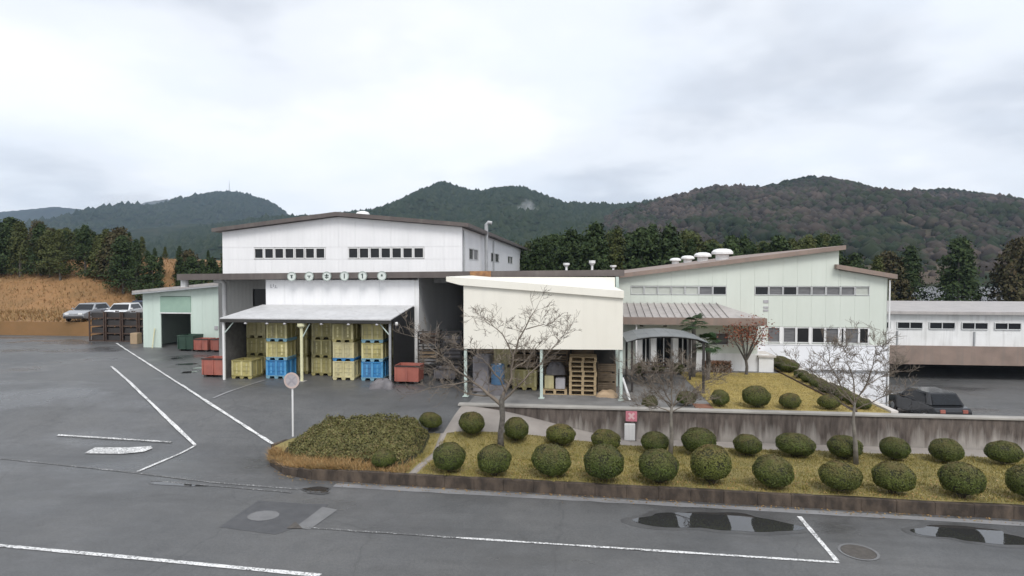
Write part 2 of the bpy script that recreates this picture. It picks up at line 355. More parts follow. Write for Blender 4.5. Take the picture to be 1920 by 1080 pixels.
M['palm'] = leafmat('palm_leaves', [(.018, .045, .012), (.028, .06, .018), (.015, .032, .01)])
M['drybank'] = leafmat('dry_bank_grass', [(.29, .17, .075), (.22, .13, .055), (.34, .22, .11), (.17, .12, .05)])
M['bank'] = pm('dry_grass_bank', (.27, .145, .06), (.19, .11, .045), .35, rough=.95, bs=.4, bscale=3)
def mountain(name, stops, scale, fade_scale=.012):
    m, N, L, B = nodes(name); p = pos(N, L)
    f1 = noise(N, L, p, scale, 6, .62); f2 = noise(N, L, p, fade_scale, 4)
    col = ramp(N, L, f1, stops); col = mixc(N, L, 1., col, ramp(N, L, f2, [(.3, .75), (.7, 1.25)]), 'MULTIPLY')
    L.new(col, B.inputs['Base Color']); B.inputs['Roughness'].default_value = 1; B.inputs['Specular IOR Level'].default_value = .1
    return m
M['mt_green'] = mountain('green_mountain', [(.35, (.014, .023, .013)), (.5, (.022, .032, .018)), (.66, (.036, .040, .025))], .05)
M['mt_brown'] = mountain('brown_mountain', [(.40, (.020, .030, .016)), (.48, (.045, .044, .028)), (.55, (.085, .066, .05)), (.66, (.05, .048, .03))], .03)
M['crown_green'] = leafmat('far_conifer_crowns', [(.012, .024, .012), (.020, .033, .017), (.030, .042, .022)], rough=1)
def crownmix():
    m, N, L, B = nodes('far_mixed_crowns'); g = N.new('ShaderNodeNewGeometry'); rnd_ = g.outputs['Random Per Island']
    bare = ramp(N, L, rnd_, [(0., (.034, .030, .026)), (.4, (.058, .048, .041)), (.75, (.088, .068, .057)), (1., (.044, .040, .032))])
    green = ramp(N, L, rnd_, [(0., (.012, .020, .011)), (.6, (.020, .030, .016)), (1., (.034, .040, .022))])
    f = noise(N, L, pos(N, L, (1, .6, 1.6)), .016, 5, .65); ad = N.new('ShaderNodeMath'); ad.operation = 'ADD'; L.new(f, ad.inputs[0])
    mu = N.new('ShaderNodeMath'); mu.operation = 'MULTIPLY'; mu.inputs[1].default_value = .22; L.new(rnd_, mu.inputs[0]); L.new(mu.outputs[0], ad.inputs[1])
    L.new(mixc(N, L, ramp(N, L, ad.outputs[0], [(.56, 0.), (.66, 1.)]), bare, green), B.inputs['Base Color']); B.inputs['Roughness'].default_value = 1; B.inputs['Specular IOR Level'].default_value = .1
    return m
M['crown_brown'] = crownmix()
# ------------------------------------------------------------------ terrain
def ss(t): t = max(0., min(1., t)); return t * t * (3 - 2 * t)
def gz(x, y):
    Lr = 7. if x < -8 else (4.6 if x > -4.5 else 4.6 + 2.4 * (-4.5 - x) / 3.5)
    z = 1.15 * ss((2.4 - x) / 7.2) * ss((y - 19.3) / Lr)
    z += 1.15 * ss((x - 2.4) / 5) * ss((y - 62) / 20)
    z -= 1.1 * ss((x - 11.9) / .5) * ss((y - 23.85) / .4) * (1 - ss((y - 58) / 15))
    return z
def heightsheet(name, xs, ys, fn, mat, dz=0, smooth=True):
    V = [(x, y, fn(x, y) + dz) for y in ys for x in xs]; n = len(xs)
    F = [(j * n + i, j * n + i + 1, (j + 1) * n + i + 1, (j + 1) * n + i) for j in range(len(ys) - 1) for i in range(n - 1)]
    return link(name, npmesh(name, V, F, smooth), mat)
xs = sorted(set([-2400, -1200, -600, -300, -150, -90] + list(np.arange(-60, -12, 2.)) + list(np.arange(-12, 24.1, .5)) + [11.9, 12.15, 12.4, 30, 40, 60, 100, 200, 500, 1200, 2400]))
ys = sorted(set([-40, -20, 0, 8] + list(np.arange(12, 34, .4)) + [23.85, 24.25] + list(np.arange(36, 90, 4.)) + [120, 200, 400, 900, 2400]))
struct(heightsheet('ground', xs, ys, gz, M['asphalt']))
KX = [-10.95, -10.75, -10.3, -9.4, -8.3, -4.92, 8.45, 16, 24]; KY = [20.4, 19.7, 18.95, 18.15, 17.78, 17.6, 17.1, 16.85, 16.6]
def front(x): return float(np.interp(x, KX, KY))
BX = [-10.95, -10.7, -9.5, -7.5, -4.9, 2.4, 24]; BY = [20.5, 21.2, 21.75, 21.9, 21.5, 22.45, 22.35]
def back(x): return float(np.interp(x, BX, BY))
def bedz(x, y):
    k = .33 if x > -7.5 else .12 + .21 * max(0, (x + 10.9) / 3.4)
    return max(gz(x, y) + .07, k - .05 * (y - 17.6)) + .03 * math.sin(x * 1.7 + y) * math.sin(y * 1.3)
def bed():
    cols = np.arange(-10.95, 24, .3); nr = 16; V = []; n = len(cols)
    for j in range(nr + 1):
        for x in cols:
            a, b = front(x) + .12, back(x); b = max(b, a + .02); y = a + (b - a) * j / nr
            V.append((x, y, bedz(x, y)))
    base = len(V)
    for x in cols: V.append((x, max(back(x), front(x) + .14) + .02, gz(x, back(x)) - .1))
    F = [(j * n + i, j * n + i + 1, (j + 1) * n + i + 1, (j + 1) * n + i) for j in range(nr) for i in range(n - 1)]
    F += [(nr * n + i, nr * n + i + 1, base + i + 1, base + i) for i in range(n - 1)]
    return struct(link('planting_bed_ground', npmesh('bed', V, F, True), M['turf']))
bed()
def kerbs():
    root = thing('kerb', '', ''); del root['label'], root['category']; root['kind'] = 'structure'
    path = [(24, 16.6), (16, 16.85), (8.45, 17.1), (-4.92, 17.6), (-8.3, 17.78), (-9.4, 18.15), (-10.3, 18.95), (-10.75, 19.7), (-10.97, 20.5), (-10.75, 21.2)]
    pts = []
    for a, b in zip(path, path[1:]):
        d = math.dist(a, b); n = max(1, round(d / (.9 if d > 2 else .6)))
        pts += [(a[0] + (b[0] - a[0]) * i / n, a[1] + (b[1] - a[1]) * i / n) for i in range(n)]
    pts.append(path[-1])
    for i, (a, b) in enumerate(zip(pts, pts[1:])):
        dx, dy = b[0] - a[0], b[1] - a[1]; l = math.hypot(dx, dy); nx, ny = dy / l, -dx / l
        g = .0025; ax, ay, bx, by = a[0] + dx / l * g, a[1] + dy / l * g, b[0] - dx / l * g, b[1] - dy / l * g
        if ny > 0: nx, ny = -nx, -ny
        wj = random.uniform(-.008, .008)
        mx = (a[0] + b[0]) / 2; h = .34 if mx > -7.5 else .15 + .19 * max(0, (mx + 10.9) / 3.4)
        zg = gz(mx, a[1]); h += random.uniform(-.012, .012)
        t = .16
        mb = MB().prism([(ax + nx * wj, ay + ny * wj), (bx + nx * wj, by + ny * wj), (bx - nx * t, by - ny * t), (ax - nx * t, ay - ny * t)], zg - .15, zg + h, 'z')
        mb.build('kerb_stone', M['kerb'], root, bevel=.006)
kerbs()
# beige ramp path between bed and retaining wall
def ramp_path():
    cols = list(np.arange(-4.9, 24, .35)); nr = 8; V = []; n = len(cols)
    for j in range(nr + 1):
        for x in cols:
            x2 = x + (-.15 + .35 * j / nr if x < -4.6 else 0)
            a, b = back(x) - .1, 23.52; y = a + (b - a) * j / nr; V.append((x2, y, gz(x2, y) + .014))
    F = [(j * n + i, j * n + i + 1, (j + 1) * n + i + 1, (j + 1) * n + i) for j in range(nr) for i in range(n - 1)]
    struct(link('path', npmesh('path', V, F, True), M['beige_path']))
ramp_path()
# concrete strip across the bed
def strip():
    V = []; ysx = np.arange(17.75, 21.6, .25)
    for y in ysx:
        for x, dz in ((-5.19, -.1), (-5.17, .03), (-4.95, .03), (-4.93, -.1)): V.append((x + .05 * math.sin(y * 2) * 0.3 + (y - 17.75) * .03, y, bedz(x, y) + dz))
    F = [(j * 4 + i, j * 4 + i + 1, j * 4 + i + 5, j * 4 + i + 4) for j in range(len(ysx) - 1) for i in range(3)]
    struct(link('paved_strip', npmesh('strip', V, F), M['beige_path']))
strip()
# ------------------------------------------------------------------ sheets on the asphalt
def sheet(name, poly, z, mat):
    me = bpy.data.meshes.new(name); me.from_pydata([(x, y, z) for x, y in poly], [], [tuple(range(len(poly)))]); o = link(name, me, mat); return struct(o)
def line(name, pts, w, mat, dz=.012, step=.4, wob=.012):
    V = []; dens = []
    for a, b in zip(pts, pts[1:]):
        n = max(1, int(math.dist(a, b) / step)); dens += [(a[0] + (b[0] - a[0]) * i / n, a[1] + (b[1] - a[1]) * i / n) for i in range(n)]
    dens.append(pts[-1])
    for i, p in enumerate(dens):
        a, b = dens[max(0, i - 1)], dens[min(len(dens) - 1, i + 1)]; dx, dy = b[0] - a[0], b[1] - a[1]; l = math.hypot(dx, dy)
        nx, ny = -dy / l, dx / l; ww = w / 2 + random.uniform(-wob, wob)
        for s in (1, -1):
            x, y = p[0] + s * nx * ww, p[1] + s * ny * ww; V.append((x, y, gz(x, y) + dz))
    F = [(2 * i, 2 * i + 1, 2 * i + 3, 2 * i + 2) for i in range(len(dens) - 1)]
    return struct(link(name, npmesh(name, V, F), mat))
line('road_marking_line', [(-34, 40.8), (-30.36, 37.33), (-27.3, 34.44), (-24.7, 31.98), (-22.45, 29.85), (-20.49, 27.99), (-18.77, 26.36), (-17.46, 25.24), (-16.44, 24.47), (-15.54, 23.83), (-14.7, 23.26), (-13.92, 22.73), (-13.17, 22.22), (-12.45, 21.72), (-11.75, 21.23), (-11.1, 20.75)], .115, M['line'], .03)
line('road_marking_line', [(-26, 30.8), (-22.06, 27.09), (-20.59, 25.7), (-19.57, 24.83), (-18.71, 24.15), (-17.94, 23.55), (-17.23, 23.01), (-16.55, 22.49), (-15.89, 21.99), (-15.26, 21.5), (-14.64, 21.01), (-14.04, 20.52)], .115, M['line'], .03)
line('road_marking_line', [(-14.02, 20.5), (-14.15, 19.24), (-14.22, 17.85)], .11, M['line'], .02)
line('road_marking_line', [(-20, 20.95), (-16.97, 20.79), (-15.09, 20.69)], .10, M['line_worn'], .03)
MB().prism([(-17.4, 19.95), (-16.2, 20.05), (-15.55, 20.3), (-15.5, 19.75), (-16.0, 19.35), (-16.9, 19.3)], .02, .028, 'z')
sheetpts = [(-17.6, 20.0), (-16.3, 20.12), (-15.62, 20.3), (-15.42, 20.12), (-15.5, 19.78), (-16.05, 19.5), (-17.5, 19.4)]
o = MB().add([(x, y, gz(x, y) + .03) for x, y in sheetpts], [tuple(range(7))]).build('road_marking_arrow', M['line_worn']); struct(o)
line('road_marking_line', [(-6.9, 14.42), (-3, 14.28)], .075, M['line_old'])
line('road_marking_line', [(-3, 14.28), (1.5, 14.14)], .08, M['line_worn'])
line('road_marking_line', [(1.5, 14.14), (5.74, 14.01)], .095, M['line'])
line('road_marking_line', [(5.72, 14.08), (5.76, 16.55)], .105, M['line'])
line('road_marking_line', [(-20, 13.0), (-10.22, 12.45), (-5.5, 12.15)], .13, M['line'])
line('road_marking_line', [(-20, 18.6), (-14.56, 17.81), (-11.19, 17.21), (-8.32, 16.94)], .08, M['line_old'])
line('road_marking_line', [(-13.2, 17.15), (-8.4, 16.68)], .07, M['line_old'])
line('drain_channel', [(-15.34, 27.86), (-15.46, 25.88), (-15.87, 24.48)], .14, M['gutter'], .02, .4, .01)
line('gutter_channel', [(24, 16.3), (16, 16.55), (8.45, 16.82), (-4.92, 17.33), (-7.4, 17.42)], .30, M['gutter'], .006, .5, .03)
sheet('asphalt_patch', [(-9.05, 16.0), (-7.55, 15.9), (-6.95, 15.95), (-7.0, 14.6), (-7.45, 13.95), (-9.1, 14.2)], .005, M['patch'])
sheet('asphalt_patch', [(-7.05, 15.75), (-6.55, 15.6), (-6.75, 14.3), (-7.18, 14.42), (-7.12, 14.9)], .010, M['patch_pale'])
sheet('asphalt_patch', [(-8.55 + .42 * math.cos(t) + .2, 15.0 + .34 * math.sin(t)) for t in np.linspace(0, 6.28, 14)[:-1]], .010, M['patch_pale'])
sheet('asphalt_patch', [(-7.32, 14.72), (-6.95, 14.35), (-7.35, 14.3)], .015, M['iron'])
# puddles: uneven edges
def puddle(name, cx, cy, rx, ry, seed, z=.009):
    r = random.Random(seed); n = 48; ph = [r.uniform(0, 6.28) for _ in range(6)]
    poly = []
    for k in range(n):
        t = 2 * math.pi * k / n; w = 1 + .16 * math.sin(2 * t + ph[0]) + .12 * math.sin(3 * t + ph[1]) + .07 * math.sin(5 * t + ph[2]) + .04 * math.sin(9 * t + ph[3])
        poly.append((cx + rx * w * math.cos(t), cy + ry * w * math.sin(t)))
    sheet('damp_patch', [(cx + (x - cx) * 1.14, cy + (y - cy) * 1.3) for x, y in poly], z - .004, M['damp'])
    o = sheet(name, poly, z, M['water']); return o
puddle('puddle', 3.5, 15.98, 1.72, .66, 3)
puddle('puddle', -7.75, 16.95, .42, .22, 5, .02)
puddle('puddle', -12.2, 16.95, .9, .13, 9)
puddle('puddle', 9.6, 15.9, 1.2, .5, 12)
for i, (x, y) in enumerate(((-22.44, 32.15), (-20.83, 31.94), (-20.76, 31.0), (-20.53, 29.62), (-24.59, 34.24))): puddle('puddle', x, y, .55 - .06 * i, .3, 20 + i, gz(x, y) + .012)
# manhole cover
mh = thing('manhole_cover', 'round iron manhole cover in the asphalt beside the parking bay corner', 'manhole', (6.4, 14.6, 0))
MB().lathe([(.36, -.05), (.36, .012), (.34, .014)], 32, (6.4, 14.6, 0)).build('cover', M['iron'], mh)
mb = MB(); n = 36
for (r0, r1) in ((.37, .43),):
    V = [(6.4 + r * math.cos(2 * math.pi * k / n), 14.6 + r * math.sin(2 * math.pi * k / n), .011) for r in (r0, r1) for k in range(n)]
    mb.add(V, [(k, (k + 1) % n, n + (k + 1) % n, n + k) for k in range(n)])
mb.build('rim', M['patch_pale'], mh)
# ------------------------------------------------------------------ terrace and retaining wall
tw = thing('retaining_wall', 'long stained concrete retaining wall behind the round shrubs', 'wall', (8, 23.6, 0))
MB().box(-4.7, 23.55, -1.3, 24, 23.8, 1.12).build('wall_face', M['wallstain'], tw)
MB().box(-4.85, 23.49, 1.12, 24, 23.86, 1.20).build('coping', M['concrete'], tw, bevel=.01)
mb = MB(); mb.box(-4.5, 23.8, -1.2, 11.75, 35.2, 1.17); struct(mb.build('terrace_ground', M['paving']))
struct(MB().box(5.15, 23.9, 1.1, 10.3, 32.6, 1.185).build('terrace_lawn_ground', M['terrace_turf']))
struct(MB().box(10.36, 23.9, 1.1, 11.55, 34.9, 1.19).build('shrub_strip_ground', M['terrace_turf']))
o = MB().box(10.30, 23.9, 1.05, 10.36, 34, 1.25).build('lawn_edging', M['brownwood']); tag(o, 'dark edging board along the right side of the terrace lawn', 'edging')
o = MB().box(11.55, 23.9, -1.2, 11.8, 35, 1.27).build('terrace_coping_wall', M['coping']); tag(o, 'pale sloping-line coping wall beside the diagonal row of shrubs', 'wall')
# ------------------------------------------------------------------ wall made of panels, with windows
def panel(parent, x0, x1, zl, zr, z0, y, mat, t=.04, gap=.0035, name='panel'):
    MB().prism([(x0 + gap, z0 + gap), (x1 - gap, z0 + gap), (x1 - gap, zr - gap), (x0 + gap, zl - gap)], y, y + t, 'y').build(name, mat, parent)
def window(parent, x0, x1, z0, z1, y, pane_mat, fr=.035, fmat=None, depth=.09, mull=False):
    f = MB(); y0, y1 = y - .03, y + depth
    f.box(x0, y0, z0, x0 + fr, y1, z1).box(x1 - fr, y0, z0, x1, y1, z1).box(x0 + fr, y0, z0, x1 - fr, y1, z0 + fr).box(x0 + fr, y0, z1 - fr, x1 - fr, y1, z1)
    if mull: xm = (x0 + x1) / 2; f.box(xm - fr / 2, y0 + .01, z0 + fr, xm + fr / 2, y1 - .01, z1 - fr)
    w = f.build('window', fmat or M['frame'], parent)
    MB().box(x0 + fr * .5, y + .045, z0 + fr * .5, x1 - fr * .5, y + .06, z1 - fr * .5).build('pane', pane_mat, w)
    return w
# ------------------------------------------------------------------ the white hall
hall = thing('factory_hall', 'large white gabled factory hall with brown roof edge and two window strips', 'building', (-14.4, 40, 1.15))
HX0, HX1, HY = -21.95, -6.95, 35.
def htop(x): return 8.9 + (9.75 - 8.9) * (x - HX0) / (-14.5 - HX0) if x < -14.5 else 9.75 + (9.08 - 9.75) * (x + 14.5) / (HX1 + 14.5)
cols = list(np.linspace(HX0, -14.5, 8)) + list(np.linspace(-14.5, HX1, 8))[1:]
for a, b in zip(cols, cols[1:]):
    panel(hall, a, b, 7.2, 7.2, 5.8, HY, M['white_siding'])
    panel(hall, a, b, htop(a), htop(b), 7.94, HY, M['white_siding'])
G1 = (-19.9, -15.32); G2 = (-13.92, -9.22)
segs = [(HX0, G1[0]), (G1[1], G2[0]), (G2[1], HX1)]
for a, b in segs:
    n = max(1, round((b - a) / 1.07))
    for i in range(n): panel(hall, a + (b - a) * i / n, a + (b - a) * (i + 1) / n, 7.94, 7.94, 7.2, HY, M['white_siding'])
for a, b in (G1, G2):
    w = (b - a) / 7
    for i in range(7): window(hall, a + i * w + .015, a + (i + 1) * w - .015, 7.24, 7.9, HY, M['glass'], .055, M['white'])
MB().box(HX0 + .02, HY + .1, 6.05, HX1 - .06, HY + .16, 8.9).build('backing_wall', M['white'], hall)
def hwall_side():
    yb = [35.06, 37.2, 40.7, 46.4, 51.3, 57.4, 61.5, 68.5, 74.5, 80]
    for i, (a, b) in enumerate(zip(yb, yb[1:])):
        isw = i % 2 == 1
        for (z0, z1) in (((6.2, 7.2), (7.95, 9.05)) if isw else ((6.2, 9.05),)):
            MB().box(HX1 - .05, a + .01, z0, HX1, b - .01, z1).build('panel', M['white_side'], hall)
        if isw:
            f = MB(); f.box(HX1 - .06, a, 7.2, HX1 + .02, b, 7.26).box(HX1 - .06, a, 7.89, HX1 + .02, b, 7.95)
            n = 2
            for k in range(n + 1): yy = a + (b - a - .1) * k / n; f.box(HX1 - .06, yy, 7.26, HX1 + .02, yy + .1, 7.89)
            w = f.build('window', M['frame'], hall)
            MB().box(HX1 - .05, a + .05, 7.23, HX1 - .03, b - .05, 7.92).build('pane', M['glass_blind'], w)
hwall_side()
MB().box(HX0, 35.2, 1.2, HX0 + .05, 80, 8.85).build('side_wall', M['white_side'], hall)
# roof slab with overhang
ov = .45
roofp = [(HX0 - ov, 8.9 - .02), (-14.5, 9.78), (HX1 + ov, 9.08 - .02), (HX1 + ov, 9.08 + .2), (-14.5, 10.02), (HX0 - ov, 8.9 + .2)]
rf = MB().prism(roofp, 34.6, 80.4, 'y').build('roof', M['brown'], hall)
MB().lathe([(.3, 0), (.3, .22), (.46, .25), (.46, .36), (.36, .48), (.15, .54)], 20, (-14.5, 39.1, 9.95)).build('roof_vent', M['white'], rf, smooth=False)
# drain pipes and stack on the side wall
MB().tube([(-6.6, 42, 6.2), (-6.6, 42, 9.75), (-6.45, 42, 9.9), (-6.2, 42, 9.85)], .13, 10).build('exhaust_pipe', M['galv'], hall)
MB().tube([(-6.88, 35.3, 6.2), (-6.88, 35.3, 8.9)], .06, 8).build('downpipe', M['galv'], hall)
MB().tube([(-6.88, 47.5, 6.2), (-6.88, 47.5, 8.9)], .07, 8).build('downpipe', M['galv'], hall)
# lower front volume
LX0, LX1, LY = -17.3, -8.65, 31.6
lc = np.linspace(LX0, LX1, 9)
for a, b in zip(lc, lc[1:]): panel(hall, a, b, 6.02, 6.02, 4.5, LY, M['white_siding'], name='panel')
MB().box(LX1 - .05, LY + .05, 1.1, LX1, 44, 6.1).build('side_wall', M['white_side'], hall)
MB().box(LX1 - .22, LY - .03, 1.1, LX1 + .03, LY + .04, 6.0).build('corner_post', M['white'], hall)
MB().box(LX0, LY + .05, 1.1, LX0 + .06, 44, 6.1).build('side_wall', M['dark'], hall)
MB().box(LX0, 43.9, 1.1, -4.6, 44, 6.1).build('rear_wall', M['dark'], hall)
# recessed grey wall with opening
for (x0, x1, z0, z1) in ((-22.2, -19.95, 1.1, 6.0), (-19.95, -17.32, 1.1, 4.35), (-19.95, -17.32, 5.4, 6.0), (-18.9, -17.32, 4.35, 5.4)):
    MB().box(x0, 34.9, z0, x1, 34.96, z1).build('panel', M['grey_siding'], hall)
MB().box(-19.95, 35.0, 4.3, -18.9, 35.05, 5.45).build('wall_opening', M['black'], hall)
# flat canopy roof (rises a little to the right)
CX0, CX1 = -22.25, 2.2
MB().prism([(CX0, 5.99), (CX1, 6.24), (CX1, 6.56), (CX0, 6.33)], 31.15, 45, 'y').build('canopy_roof', M['brown'], hall)
MB().prism([(-5.75, 6.17), (-4.65, 6.18), (-4.65, 6.5), (-5.75, 6.49)], 31.07, 31.14, 'y').build('fascia_repair', M['rust'], hall)
for x, h in ((-.9, .5), (.7, .65), (2.0, .35)):
    MB().lathe([(.07, 0), (.07, h * .5), (.2, h * .75), (.2, h)], 12, (x, 38, 6.5)).build('roof_vent', M['white'], hall)
MB().tube([(-20.6, 33, 1.2), (-20.6, 33, 5.75), (-20.75, 33, 5.95), (-21.2, 33, 5.9)], .13, 10).build('downpipe', M['white'], hall, smooth=True)
MB().tube([(-22.1, 31.6, 5.6), (-22.1, 31.6, 5.99)], .2, 8).build('gutter_box', M['white'], hall)
# small lettering on the white wall
mb = MB()
for (x0, z0, x1, z1) in ((-17.02, 5.58, -16.98, 5.76), (-17.02, 5.56, -16.9, 5.59), (-16.86, 5.62, -16.83, 5.78), (-16.8, 5.55, -16.62, 5.58), (-16.74, 5.58, -16.71, 5.72)): mb.box(x0, LY - .012, z0, x1, LY - .002, z1)
mb.build('lettering', M['palegrey'], hall)
# round signs
ORD = ['first', 'second', 'third', 'fourth', 'fifth', 'sixth', 'seventh', 'eighth', 'ninth', 'tenth', 'eleventh', 'twelfth', 'thirteenth', 'fourteenth', 'fifteenth', 'sixteenth', 'seventeenth', 'eighteenth']
glyph = [[(-.05, -.12, .05, .1), (-.1, .06, .1, .1)], [(-.12, .0, .12, .05), (-.03, -.12, .03, .0)], [(-.14, .03, .14, .08), (-.035, -.16, .035, .16), (-.12, -.12, -.06, -.02), (.06, -.12, .12, -.02)],
         [(-.035, -.16, .035, .16)], [(-.035, -.16, .035, .16), (-.1, .06, -.03, .11)], [(-.06, -.04, .06, .1)]]
for i, x in enumerate((-15.53, -14.54, -13.55, -12.57, -11.56, -10.5)):
    z = 6.2 + .008 * i
    t = thing('round_sign', f'{ORD[i]} of six round white letter signs on the brown fascia counted from the left', 'sign', (x, 31.1, z), 'round signs on the fascia')
    MB().disc_y(x, z, .23, 31.08, 31.14).build('disc', M['disc'], t)
    MB().ring_y(x, z, .215, .25, 31.06, 31.13).build('rim', M['disc_rim'], t)
    mb = MB()
    for a, b, c, d in glyph[i]: mb.box(x + a * .8, 31.068, z + b * .8, x + c * .8, 31.079, z + d * .8)
    mb.build('lettering', M['mark_green'], t)
# ------------------------------------------------------------------ awning with its posts
aw = thing('awning', 'pale grey sloping awning on posts over stacked plastic boxes', 'awning', (-13.2, 28, 1.15))
AX0, AX1 = -17.5, -8.9
n = 13; step = (AX1 - AX0) / n
for i in range(n):
    MB().prism([(27.6, 4.16), (31.58, 4.6), (31.58, 4.64), (27.6, 4.21)], AX0 + i * step + .004, AX0 + (i + 1) * step - .004, 'x').build('roof_sheet', M['awning'], aw)
MB().box(AX0, 27.62, 4.0, AX1, 27.7, 4.15).build('edge_beam', M['dark'], aw)
for x in (AX0 + .08, -14.6, -11.8, AX1 - .08):
    MB().prism([(27.7, 4.0), (31.5, 4.42), (31.5, 4.56), (27.7, 4.14)], x - .04, x + .04, 'x').build('rafter', M['dark'], aw)
for x, m in ((AX0 + .08, M['white']), (AX1 - .1, M['galv'])):
    MB().box(x - .05, 27.75, 1.1, x + .05, 27.85, 4.0).build('post', m, aw)
    s = 1 if x < -13 else -1
    MB().tube([(x, 27.8, 3.4), (x + s * .5, 27.8, 3.98)], .03, 6).build('brace', M['steel_green'], aw)
MB().tube([(-13.42, 27.8, 1.12), (-13.42, 27.8, 3.75)], .075, 12).build('post', M['cream_post'], aw)
MB().lathe([(.08, 0), (.2, .1), (.2, .24)], 12, (-13.42, 27.8, 3.73)).build('post_head', M['cream_post'], aw)
MB().tube([(-13.42, 27.8, 3.2), (-13.0, 27.8, 3.95)], .03, 6).build('brace', M['steel_green'], aw)
MB().box(-13.6, 27.62, 1.1, -13.24, 27.98, 1.17).build('post_foot', M['concrete'], aw)
for x in (-16.2, -15.1, -14.2, -12.35, -11.0, -9.6):
    MB().lathe([(.07, 0), (.085, .025), (.04, .08)], 10, (x, 27.66, 3.92)).build('lamp', M['palegrey'], aw)
MB().prism([(27.9, 1.15), (31.5, 1.15), (31.5, 4.58), (27.9, 4.14)], AX1 + .02, AX1 + .05, 'x').build('side_net', M['net'], aw)
MB().prism([(27.9, 1.15), (31.5, 1.15), (31.5, 4.58), (27.9, 4.14)], AX0 - .03, AX0, 'x').build('side_sheet', M['side_mesh'], aw)
MB().lathe([(.02, 0), (.08, .06), (.08, .16), (.04, .2)], 10, (AX1 + .12, 28.1, 3.85)).build('lamp', M['white'], aw)
# ------------------------------------------------------------------ plastic pallet boxes
BW, BD, BH = 1.08, 1.05, .92
def make_box(kind):
    body = {'Y': 'yellow', 'B': 'blue', 'T': 'yellow', 'C': 'paleyellow', 'P': 'paleyellow'}[kind]
    base = {'Y': 'yellow', 'B': 'paleblue', 'T': 'paleblue', 'C': 'paleyellow', 'P': 'blue'}[kind]
    t = thing('pallet_box', 'x', 'plastic box')
    w, d = BW / 2, BD / 2; th = .04
    mb = MB(); z0, z1 = .16, BH - .05
    mb.box(-w + .03, -d + .03, z0, w - .03, -d + .03 + th, z1).box(-w + .03, d - .03 - th, z0, w - .03, d - .03, z1)
    mb.box(-w + .03, -d + .03 + th, z0, -w + .03 + th, d - .03 - th, z1).box(w - .03 - th, -d + .03 + th, z0, w - .03, d - .03 - th, z1)
    mb.box(-w + .07, -d + .07, z0, w - .07, d - .07, z0 + .03)
    mb.build('box_wall', M[body], t, local=True)
    rm = {'yellow': 'yellowrib', 'blue': 'bluerib'}.get(body, body)
    def rib(x0, y0, x1, y1, za, zb, m, nm='rib'): MB().box(x0, y0, za, x1, y1, zb).build(nm, m, t, local=True)
    for x in (-w + .005, -.05, w - .105): rib(x, -d, x + .10, -d + .028, z0 + .005, z1 - .005, M[rm])
    for x in (-.31, .22): rib(x, -d + .012, x + .09, -d + .029, z0 + .1, z1 - .1, M[rm])
    for y in (-d + .03, -.05, d - .13): rib(w - .028, y, w, y + .10, z0 + .005, z1 - .005, M[rm])
    for z in (.38, .6): rib(-w + .11, -d + .008, -.06, -d + .029, z, z + .035, M[body]); rib(.06, -d + .008, w - .11, -d + .029, z, z + .035, M[body])
    r = MB(); r.box(-w, -d, z1, w, -d + .07, BH).box(-w, d - .07, z1, w, d, BH).box(-w, -d + .07, z1, -w + .07, d - .07, BH).box(w - .07, -d + .07, z1, w, d - .07, BH)
    r.build('rim', M[body], t, local=True)
    b = MB().box(-w, -d, .125, w, d, .16).build('base', M[base], t, local=True)
    for x in (-w + .1, 0, w - .1):
        MB().prism([(x - .075, 0.004), (x + .075, 0.004), (x + .12, .125), (x - .12, .125)], -d + .01, d - .01, 'y').build('foot', M[base], b, local=True)
    return t
protos = {}
NAMES = {'Y': 'olive yellow', 'B': 'blue', 'T': 'blue based yellow', 'C': 'faded cream', 'P': 'blue based cream'}
LEV = ['bottom', 'second', 'third']
stacks = [(-16.65, 28.1, 'Y', 'standing alone in front beside the white awning post'),
          (-16.85, 29.75, 'YYC', 'behind the lone box'),
          (-14.98, 28.3, 'BTT', 'left of the cream post'),
          (-14.6, 29.8, 'YYY', 'behind the blue bottomed stack by the post'),
          (-13.1, 29.4, 'YYY', 'right behind the cream post'),
          (-11.55, 28.3, 'CPY', 'between the cream post and rightmost stack'),
          (-11.3, 29.8, 'YYY', 'behind the cream bottomed stack'),
          (-10.1, 28.3, 'BTT', 'next to the right awning post'),
          (-10.05, 29.8, 'YYY', 'at the back by the black netting'),
          (-15.75, 29.75, 'YYY', 'in second row between lone box and post'),
          (-12.3, 30.6, 'YCY', 'deep behind the dark gap'),
          (-13.45, 30.9, 'YYY', 'deepest right of the cream post'),
          (-16.8, 30.95, 'YYY', 'deepest by the grey mesh sheet')]
def place_box(x, y, k, z, label, group):
    if k not in protos: protos[k] = t = make_box(k)
    else: t = copy_tree(protos[k])
    t.location = (x + random.uniform(-.025, .025), y + BD / 2 + random.uniform(-.03, .04), z); t.rotation_euler[2] = R(random.uniform(-2.5, 2.5))
    tag(t, label, 'plastic box', group); return t
for x, y, ks, where in stacks:
    for i, k in enumerate(ks):
        lv = '' if len(ks) == 1 else LEV[i] + ' '
        place_box(x, y, k, 1.152 + i * (BH + .004), f'{lv}{NAMES[k]} plastic box {"" if len(ks) == 1 else "of the stack "}{where}', 'plastic boxes under the awning')
